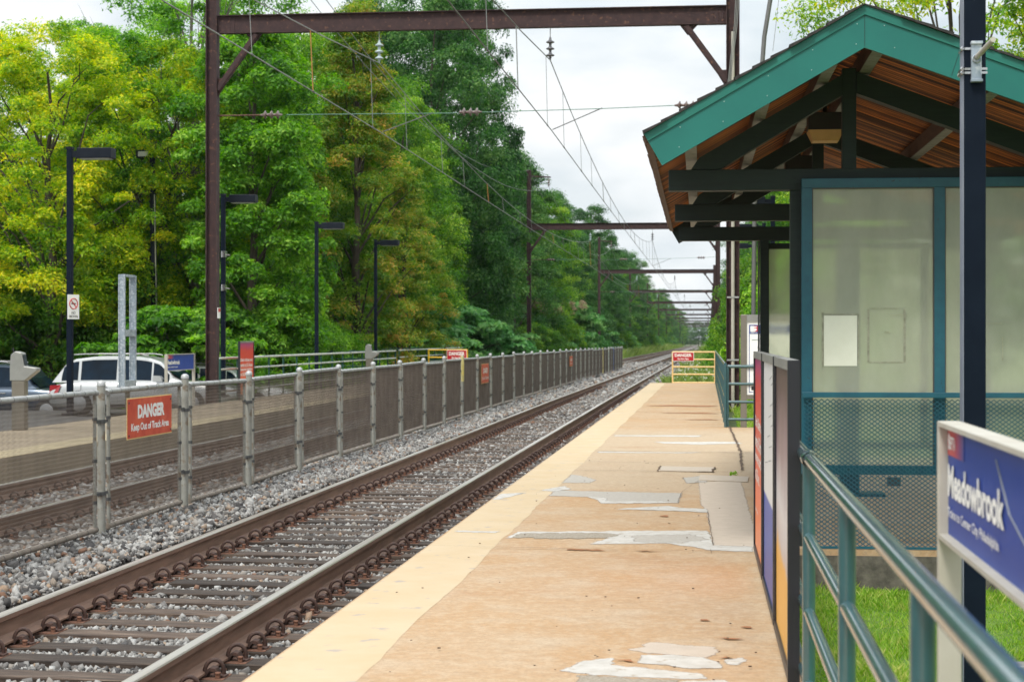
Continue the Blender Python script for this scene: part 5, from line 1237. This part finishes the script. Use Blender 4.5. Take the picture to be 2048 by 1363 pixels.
def build_tree(name, label, cat, seed, H, R, z0, leaf, bark='bark', shape='oval', n=130, per=260, size=.2, cr=(.5, 1.1), group=None, limbs=14, tr=.22, flat=.85, droop=.3, bare=0):
    rg = np.random.default_rng(seed); cl = crown_clumps(rg, n, H, R, z0, shape, cr)
    r = thing(name, label, cat, (0, 0, 0), 0, group)
    V, F, s_ = leaf_cloud(rg, cl, per, size, flat, droop)
    m = MB(); k = 8
    wob = [(rg.uniform(-.25, .25) * i / k, rg.uniform(-.25, .25) * i / k, H * .93 * i / k) for i in range(k + 1)]
    m.tube([(a, b_, z - .3) for a, b_, z in wob], [tr * (1 - .82 * i / k) for i in range(k + 1)], 8)
    idx = rg.permutation(n)[:limbs]
    for j in idx:
        x, y, z, _ = cl[j]; zb = max(.12 * H, z - R * .75 - rg.uniform(0, 1.5)); t = min(1, zb / (H * .93)); w0 = wob[min(k, int(t * k))]
        p0 = Vector((w0[0], w0[1], zb)); p3 = Vector((x, y, z)); p1 = p0.lerp(p3, .35) + Vector((0, 0, rg.uniform(-.1, .5))); p2 = p0.lerp(p3, .7) + Vector((rg.uniform(-.3, .3), rg.uniform(-.3, .3), rg.uniform(0, .5)))
        r0 = tr * .42 * (1 - t * .7); m.tube([p0, p1, p2, p3], [r0, r0 * .7, r0 * .45, r0 * .15], 5, caps=False)
        if bare:
            for q_ in range(bare):
                e = p2 + Vector((rg.uniform(-1, 1), rg.uniform(-1, 1), rg.uniform(.3, 1.8))); m.tube([p1.lerp(p2, .5 + .15 * q_), p2.lerp(e, .6) + Vector((0, 0, .2)), e], [r0 * .4, r0 * .25, r0 * .08], 4, caps=False)
    if bark is None:
        m.build('stem', M['bark'], r)
    else: m.build('trunk', M[bark], r)
    npmesh('crown', V, F, LM[leaf], attr=s_, parent=r)
    return r
G1 = 'trees walling the left side of the line'; G2 = 'trees along the right side of the line'; G3 = 'bushes along the foot of the trees'
def place(src, x, y, label=None, sc=1, rz=0, zs=None, used=set()):
    if src.name in used: o = copy_tree(src)
    else: o = src; used.add(src.name)
    o.location = (x + shift(y), y, zg(x, y) - .05); o.rotation_euler = (0, 0, rz); o.scale = (sc, sc, zs or sc)
    if label: o['label'] = label
    return o
T = {}
T['loc1'] = build_tree('locust_tree', 'yellow-green tree at the left edge above the grey car', 'tree', 1, 13.2, 3.6, 3.0, 'yellow', n=300, per=286, size=0.142, cr=(0.3, 0.75), group=G1, limbs=26)
T['loc2'] = build_tree('locust_tree', 'light green tree with open top and showing limbs', 'tree', 2, 15.5, 4.2, 3.6, 'lime', 'bark_pale', n=240, per=247, size=0.142, cr=(0.3, 0.8), group=G1, limbs=34, bare=2)
T['lime'] = build_tree('ash_tree', 'tall bright green leafy tree behind the nearest portal post', 'tree', 3, 13.4, 2.3, .9, 'lime', shape='column', n=280, per=312, size=0.172, cr=(0.35, 0.75), group=G1, droop=.9)
T['autumn'] = build_tree('maple_tree', 'maple tree turning orange and brown in the middle of the wood', 'tree', 4, 16.5, 3.1, 1.2, 'autumn', shape='cone', n=330, per=273, size=0.138, cr=(0.3, 0.72), group=G1, limbs=36)
T['dark'] = build_tree('oak_tree', 'dark green tree', 'tree', 5, 18, 4.6, .8, 'dark', n=330, per=286, size=0.198, cr=(0.45, 1.15), group=G1)
T['dark2'] = build_tree('oak_tree', 'dark green tree with a rounded top', 'tree', 6, 17, 4.4, .6, 'dark', shape='dome', n=330, per=286, size=0.198, cr=(0.45, 1.15), group=G1)
T['mid'] = build_tree('beech_tree', 'mid green tree', 'tree', 7, 16, 4.2, .6, 'mid', n=320, per=286, size=0.172, cr=(0.4, 1.05), group=G1)
T['midc'] = build_tree('beech_tree', 'mid green tree, upright', 'tree', 8, 17, 3.4, .5, 'mid', shape='column', n=300, per=286, size=0.172, cr=(0.4, 0.95), group=G1)
T['sumac'] = build_tree('sumac_bush', 'blue green spreading bush', 'bush', 9, 3.4, 3.0, .3, 'sumac', None, 'dome', n=120, per=150, size=.30, cr=(.4, .75), group=G3, tr=.06, flat=.35, droop=.5)
T['fern'] = build_tree('sumac_bush', 'ferny yellow green bush', 'bush', 19, 3.4, 2.6, .2, 'lime', None, 'dome', n=150, per=150, size=.24, cr=(.35, .65), group=G3, tr=.06, flat=.4, droop=.6)
T['bush'] = build_tree('bush', 'bright green bush', 'bush', 10, 3.0, 2.3, .0, 'lime', None, 'dome', n=150, per=247, size=0.120, cr=(0.25, 0.6), group=G3, tr=.05)
T['bushd'] = build_tree('bush', 'mid green bush', 'bush', 11, 3.6, 2.5, .0, 'mid', None, 'dome', n=150, per=247, size=0.129, cr=(0.25, 0.65), group=G3, tr=.05)
T['locr'] = build_tree('honey_locust', 'bright green tree showing above the shelter roof', 'tree', 12, 11.5, 4.2, 4.2, 'yellow', n=120, per=338, size=0.138, cr=(.4, .9), group=G2, limbs=34)
# left wood, near
P = [
 ('loc1', -22.2, 58.5, 'yellow-green tree at the left edge above the grey car', 1.0, .3, .95), ('loc1', -27.5, 66, 'yellow-green tree behind the left edge tree', 1.1, 2.3, 1.0),
 ('loc1', -20.0, 62.5, 'yellow-green tree directly behind the nearest far platform lamp', .95, 4.2, .98), ('loc1', -24.4, 72, 'yellow-green tree deeper in the wood behind the lamp head', 1.05, 1.2, 1.0),
 ('loc2', -18.8, 64, 'light green tree with open limbs over the leaning utility pole', .98, 1.0, 1.1), ('loc2', -21.8, 75, 'tall open tree with limbs against the sky at the upper left', 1.15, 3.0, 1.12),
 ('loc2', -27.0, 80, 'tall thin tree with bare limbs at the top left corner', 1.1, 5.0, 1.1),
 ('lime', -15.7, 60.5, 'tall bright green leafy tree behind the nearest portal post', 1.0, 0, 1.0), ('lime', -17.0, 68, 'bright green tree at the shoulder of the nearest portal brace', .95, 2, 1.08),
 ('mid', -17.8, 76, 'mid green tree left of the orange maple', .9, 1, .98), ('mid', -20.8, 88, 'mid green tree behind and left of the orange maple', 1.1, 2.5, 1.1),
 ('autumn', -14.9, 74.5, 'maple tree turning orange and brown in the middle of the wood', 1.0, .5, 1.0),
 ('autumn', -14.3, 83, 'smaller turning maple low behind the farthest far platform lamp', .75, 2.4, .62),
 ('mid', -16.2, 90, 'mid green tree just right of the orange maple', .8, 4, .92), ('midc', -17.2, 100, 'upright mid green tree between maple and tall dark trees', 1.0, 0, 1.0),
 ('dark', -16.9, 108, 'tall dark green tree rising past the top of the picture', 1.05, 0, 1.30), ('dark', -18.4, 121, 'tallest dark tree whose right edge meets the sky', 1.0, 2, 1.36),
 ('dark2', -16.2, 113, 'dark rounded tree in front of the tallest dark trees', .80, 1, .72), ('dark', -16.0, 116, 'tall dark tree filling the wood up to the open sky', .78, 4.4, 1.42), ('dark2', -21.5, 112, 'dark tree deep in the wood behind the tallest pair', 1.1, 3, 1.4),
 ('dark', -17.8, 133, 'dark tree left of the second portal post', .85, 4, .93), ('dark2', -15.8, 144, 'dark rounded tree behind the second portal post', .95, 5, 1.02),
 ('mid', -15.6, 158, 'mid green tree right of the second portal post', .95, 1, .97), ('midc', -17.3, 150, 'upright green tree whose top shows beside the second portal post', 1, 2, 1.08),
 ('dark', -16.2, 172, 'dark tree above the pale seed plumes', 1.0, 2.2, .92), ('dark2', -18.2, 188, 'dark rounded tree left of the third portal post', 1.0, 3.2, .97),
 ('mid', -18.6, 203, 'mid green tree by the third portal post', 1.05, 4.0, 1.02)]
for k_, x, y, lb, sc, rz, zs in P: place(T[k_], x, y, lb, sc, rz, zs)
rs = random.Random(21)
# understory filling the wood behind (each a tree)
for i, (x, y) in enumerate([(-31, 62), (-33, 70), (-29, 77), (-34, 84), (-26, 86), (-30, 93), (-24, 96), (-36, 97), (-22, 104), (-28, 106), (-22, 121), (-23, 133), (-21.5, 145), (-22, 160), (-25, 120), (-29, 117)]):
    place(T[rs.choice(['mid', 'dark', 'dark2', 'midc'])], x, y, 'shadowy green tree deep inside the wood on the left', rs.uniform(.8, 1), rs.uniform(0, 6), rs.uniform(.62, .82) if y < 100 else .95)
y = 218
while y < 1000:
    for row in (0, 1):
        x = -17.6 - row * 6.5 + rs.uniform(-.9, .9); yy_ = y + rs.uniform(-3, 3)
        place(T[rs.choice(['dark', 'dark2', 'mid', 'midc', 'dark'])], x, yy_, 'far off green tree in the wall of trees left of the tracks', rs.uniform(.95, 1.2), rs.uniform(0, 6), rs.uniform(.85, 1.12))
        if row == 0 and y > 420: break
    y += 10 if y < 420 else 17
# low growth on the left
B = [('bushd', -21.9, 60.8, 'mid green thicket behind the no smoking lamp post', 1.25, .4, 1.65), ('bushd', -25.6, 61.5, 'tall mid green thicket left of the no smoking lamp post', 1.3, 2.4, 1.9), ('fern', -17.6, 56.5, 'ferny green bush between the steel frame and the portal post', .95, 0, .95), ('fern', -16.6, 59, 'ferny bush just left of the nearest portal post foot', .85, 2, 1.0),
 ('bush', -15.4, 60.5, 'bright bush behind the orange poster', .95, 1, 1.1), ('bush', -14.9, 66, 'bright yellow-green bush beside the third far platform lamp', .9, 2, 1.05), ('bush', -15.2, 71, 'green bush behind the long pale railing', .95, 0, .95),
 ('bush', -15.4, 77, 'bright bush between the last two far platform lamps', .9, 4, .8), ('bushd', -25.0, 58, 'dark bush behind the grey SUV', 1.2, 3, 1.15), ('bushd', -21.5, 60.5, 'dark bush behind the silver SUV roof', 1.2, 1, 1.2), ('bushd', -28.5, 60, 'dark bush at the left edge of the parking lot', 1.2, 2, 1.3), ('bushd', -18.6, 66, 'dark bush behind the leaning utility pole foot', 1.2, 5, 1.3),
 ('sumac', -15.0, 92, 'large blue green sumac behind the yellow gate', 1.25, 1, 1.25), ('sumac', -14.6, 100, 'wide blue green sumac right of the yellow gate', 1.3, 2, 1.32), ('sumac', -14.3, 109, 'blue green sumac halfway to the second portal post', 1.15, 3, 1.1),
 ('bushd', -15.2, 117, 'green bush left of the second portal post foot', 1.0, 1, 1.05), ('bushd', -16.2, 125, 'vine covered bush at the second portal post', 1.1, 2, 1.2), ('bushd', -13.8, 139, 'green bush just right of the second portal post', 1.0, 3, 1.0),
 ('bushd', -13.6, 152, 'green bush under the pale seed plumes', 1.2, 4, 1.5), ('sumac', -13.2, 168, 'sumac topped with pale seed plumes', 1.2, 5, 1.75), ('sumac', -14.9, 188, 'second sumac with pale seed plumes', 1.2, 1, 1.75), ('bushd', -15.9, 202, 'green bush by the third portal post', 1.2, 2, 1.4)]
for k_, x, y, lb, sc, rz, zs in B: place(T[k_], x, y, lb, sc, rz, zs)
rg = np.random.default_rng(31)
for i, (x, y, z) in enumerate(((-13.2, 167, 5.6), (-14.9, 187, 5.3), (-14.2, 150, 5.4))):
    cl = np.array([(rg.uniform(-1.6, 1.6), rg.uniform(-1.6, 1.6), rg.uniform(-.7, .4), rg.uniform(.2, .4)) for _ in range(26)]); V, F, s_ = leaf_cloud(rg, cl, 60, .22, 1, .2)
    o = npmesh('seed_plumes', V, F, LM['plume'], attr=s_); o.location = (x + shift(y), y, z + drop(y) - .9); tag(o, ['pinkish seed plumes on the sumac right of the second portal', 'pale seed plumes on the sumac at the third portal', 'pale plumes on the bush nearest the second portal'][i], 'seed plumes')
y = 222
while y < 700:
    place(T[rs.choice(['bushd', 'sumac', 'bushd'])], -14.6 + rs.uniform(-.5, .3), y, 'far off bush at the foot of the left wall of trees', rs.uniform(1, 1.3), rs.uniform(0, 6), rs.uniform(1, 1.6)); y += 19
# right side
R_ = [('mid', 6.3, 60, 'leafy tree right of the tracks behind the map case', .8, 1, .72), ('midc', 5.2, 84, 'upright tree right of the tracks beyond the near platform', .8, 2, .78), ('dark', 6.5, 100, 'dark tree right of the second portal', .9, 3, .75),
 ('mid', 6.2, 124, 'green tree overhanging near the second portal right post', .95, 4, .85), ('dark2', 6.3, 150, 'dark tree right of the line past the second portal', 1, 5, .88), ('mid', 6.4, 176, 'green tree right of the line near the third portal', 1, 1, .92),
 ('locr', 11.0, 35.0, 'bright green tree showing above the shelter roof ridge', 1.0, 0, 1.0), ('locr', 14.5, 39, 'bright green tree behind the navy post above the roof', 1.05, 2, 1.0), ('locr', 5.5, 42, 'light tree behind the shelter left of the ridge', .82, 4, 1.02), ('locr', 8.6, 45, 'bright tree over the shelter roof just left of the navy post', .95, 1.5, 1.08),
 ('bush', 3.4, 58, 'bright yellow-green bush behind the map case', 1.1, 1, 1.6), ('bush', 2.9, 72, 'bright green bush past the end gate on the right', 1.0, 2, 1.2), ('bushd', 2.6, 84, 'green bush right of the line beyond the gate', 1.0, 3, 1.4), ('bushd', 2.6, 98, 'green bush near the second portal right post', 1.0, 4, 1.7), ('bushd', 3.2, 112, 'tall green bush at the second portal right post', 1.0, 5, 2.0),
 ('mid', 9.5, 50, 'green tree behind the shelter back windows', .7, 2, .6), ('mid', 14.0, 60, 'green tree filling behind the shelter on the right', 1.0, 3, .72)]
for k_, x, y, lb, sc, rz, zs in R_:
    o = place(T[k_], x, y, lb, sc, rz, zs); o['group'] = G2
y = 132
while y < 900:
    o = place(T[rs.choice(['bushd', 'bush', 'bushd'])], 3.0 + rs.uniform(-.3, .4), y, 'far off bush right of the tracks under the trees', rs.uniform(1, 1.2), rs.uniform(0, 6), rs.uniform(1.4, 2.4)); o['group'] = G2
    if y > 190:
        o = place(T[rs.choice(['dark', 'mid', 'dark2'])], 6.7 + rs.uniform(-.4, .6), y + 4, 'far off green tree in the row right of the tracks', rs.uniform(.95, 1.1), rs.uniform(0, 6), rs.uniform(.8, 1)); o['group'] = G2
    y += 15 if y < 400 else 26
# far end of the cutting
for i in range(10):
    o = place(T['dark'], -22 + i * 5.2, 1060 + 18 * (i % 3), 'hazy distant tree closing the end of the line', 1.1, i, .75); o['group'] = 'distant trees at the end of the line'

# grass, weeds
def blades(name, label, regions, leaf, seed, h, wd_, attr_hi=1):
    rg = np.random.default_rng(seed); VV = []; SS = []
    for (x0, x1, y0, y1, n, hs, turned) in regions:
        x = rg.uniform(x0, x1, n); y = rg.uniform(y0, y1, n)
        if turned: x, y = x * math.cos(DEL) - y * math.sin(DEL), x * math.sin(DEL) + y * math.cos(DEL)
        tuft = .6 + .4 * np.sin(x * 7 + 2 * np.sin(y * 5)) * np.sin(y * 6.3)
        hh_ = h * hs * rg.uniform(.3, 1.35, n) ** 1.2 * tuft * (.55 + .45 * (np.sin(x * 2.1 + np.sin(y * 1.7) * 2) > -.4)); a = rg.uniform(0, 2 * PI, n); w = wd_ * hs * rg.uniform(.7, 1.3, n)
        lean = rg.uniform(.2, 1.0, n) * hh_; b_ = rg.uniform(0, 2 * PI, n)
        z = np.where(x > -.5, -.30, np.where(x > -12.9, -.46, -.9)) + -.00278 * np.maximum(0, y - BEND) ; xsft = -.0025 * np.maximum(0, y - BEND)
        x = x + xsft; dx = np.cos(a) * w; dy = np.sin(a) * w; lx = np.cos(b_) * lean; ly = np.sin(b_) * lean
        VV.append(np.stack([np.stack([x - dx, y - dy, z], 1), np.stack([x + dx, y + dy, z], 1), np.stack([x + dx * .6 + lx * .45, y + dy * .6 + ly * .45, z + hh_ * .6], 1), np.stack([x + lx, y + ly, z + hh_], 1)], 1))
        SS.append(np.clip(rg.random(n) * .7 + .3 * tuft, 0, 1))
    V = np.concatenate(VV).reshape(-1, 3); s_ = np.concatenate(SS); F = np.arange(len(V)).reshape(-1, 4)
    return tag(npmesh(name, V, F, LM[leaf], attr=np.repeat(s_, 4)), label, kind='stuff')
lw = MB(); a_ = [Rt(.52, 2), Rt(9, 2), Rt(9, 13.74), Rt(.52, 13.74)]; lw.sheet(a_, -.30)
tag(lw.build('lawn', M['lawn_soil']), 'strip of lawn soil in front of the shelter', kind='structure')
blades('grass', 'fresh green grass between railing and shelter slab', [(.52, 4.2, 7.2, 13.72, 90000, 1, True), (.52, 3.0, 3.5, 7.2, 26000, 1, True), (.5, 3.2, 32.6, 46, 26000, 1.8, False), (.35, 3.2, 46, 62, 12000, 3, False)], 'grass', 41, .075, .0032)
blades('weeds', 'pale tall weeds lining the far tracks and filling beyond the gate', [(-13.0, -10.4, 76, 130, 16000, 1.0, False), (-13.2, -10.3, 130, 320, 26000, 1.6, False), (-1.9, 3, 64, 80, 16000, .95, False), (-1.6, 3, 80, 150, 16000, 1.2, False), (-1.4, 3, 150, 420, 16000, 1.9, False), (-13.3, -10.3, 320, 700, 12000, 2.2, False), (-9.9, -9.4, 76, 200, 3000, .6, False)], 'weed', 42, .62, .022)
rg = np.random.default_rng(44)
fl = [(rg.uniform(-1.5, 2.2) + shift(y_), y_, -.30 + rg.uniform(.25, .75) + drop(y_), .03) for y_ in rg.uniform(64, 110, 260)] + [(rg.uniform(-12.8, -10.5) + shift(y_), y_, -.46 + rg.uniform(.4, 1.1) + drop(y_), .05) for y_ in rg.uniform(78, 260, 520)]
V, F, s_ = leaf_cloud(rg, np.array(fl), 7, .085, 1, 0); tag(npmesh('wildflowers', V, F, LM['white'], attr=s_), 'small white wildflowers scattered through the trackside weeds', kind='stuff')
tu = np.array([(Rt(.42, 20.9)[0] - .02, 20.9, .02, .05), (-7.5, 15.2, -.3, .10), (-7.4, 15.0, -.28, .08)]); V, F, s_ = leaf_cloud(rg, tu, 60, .04, .7, 0)
tag(npmesh('weeds', V, F, LM['grass'], attr=s_), 'small weed tufts growing in the platform crack and the ballast', kind='stuff')

# ------------------------------------------------------------------ air
HZ = True
if HZ:
    hz = MB(); hz.box(-60, 60, -20, 1300, -8, 34)
    m, t, N, L, B = newmat('haze'); N.remove(B); pv = N.new('ShaderNodeVolumePrincipled'); pv.inputs['Color'].default_value = (.90, .95, 1, 1); pv.inputs['Density'].default_value = .00007; pv.inputs['Anisotropy'].default_value = .3
    L.new(pv.outputs[0], N['Material Output'].inputs['Volume']); tag(hz.build('haze', m), 'thin pale haze over the distant line', kind='stuff')
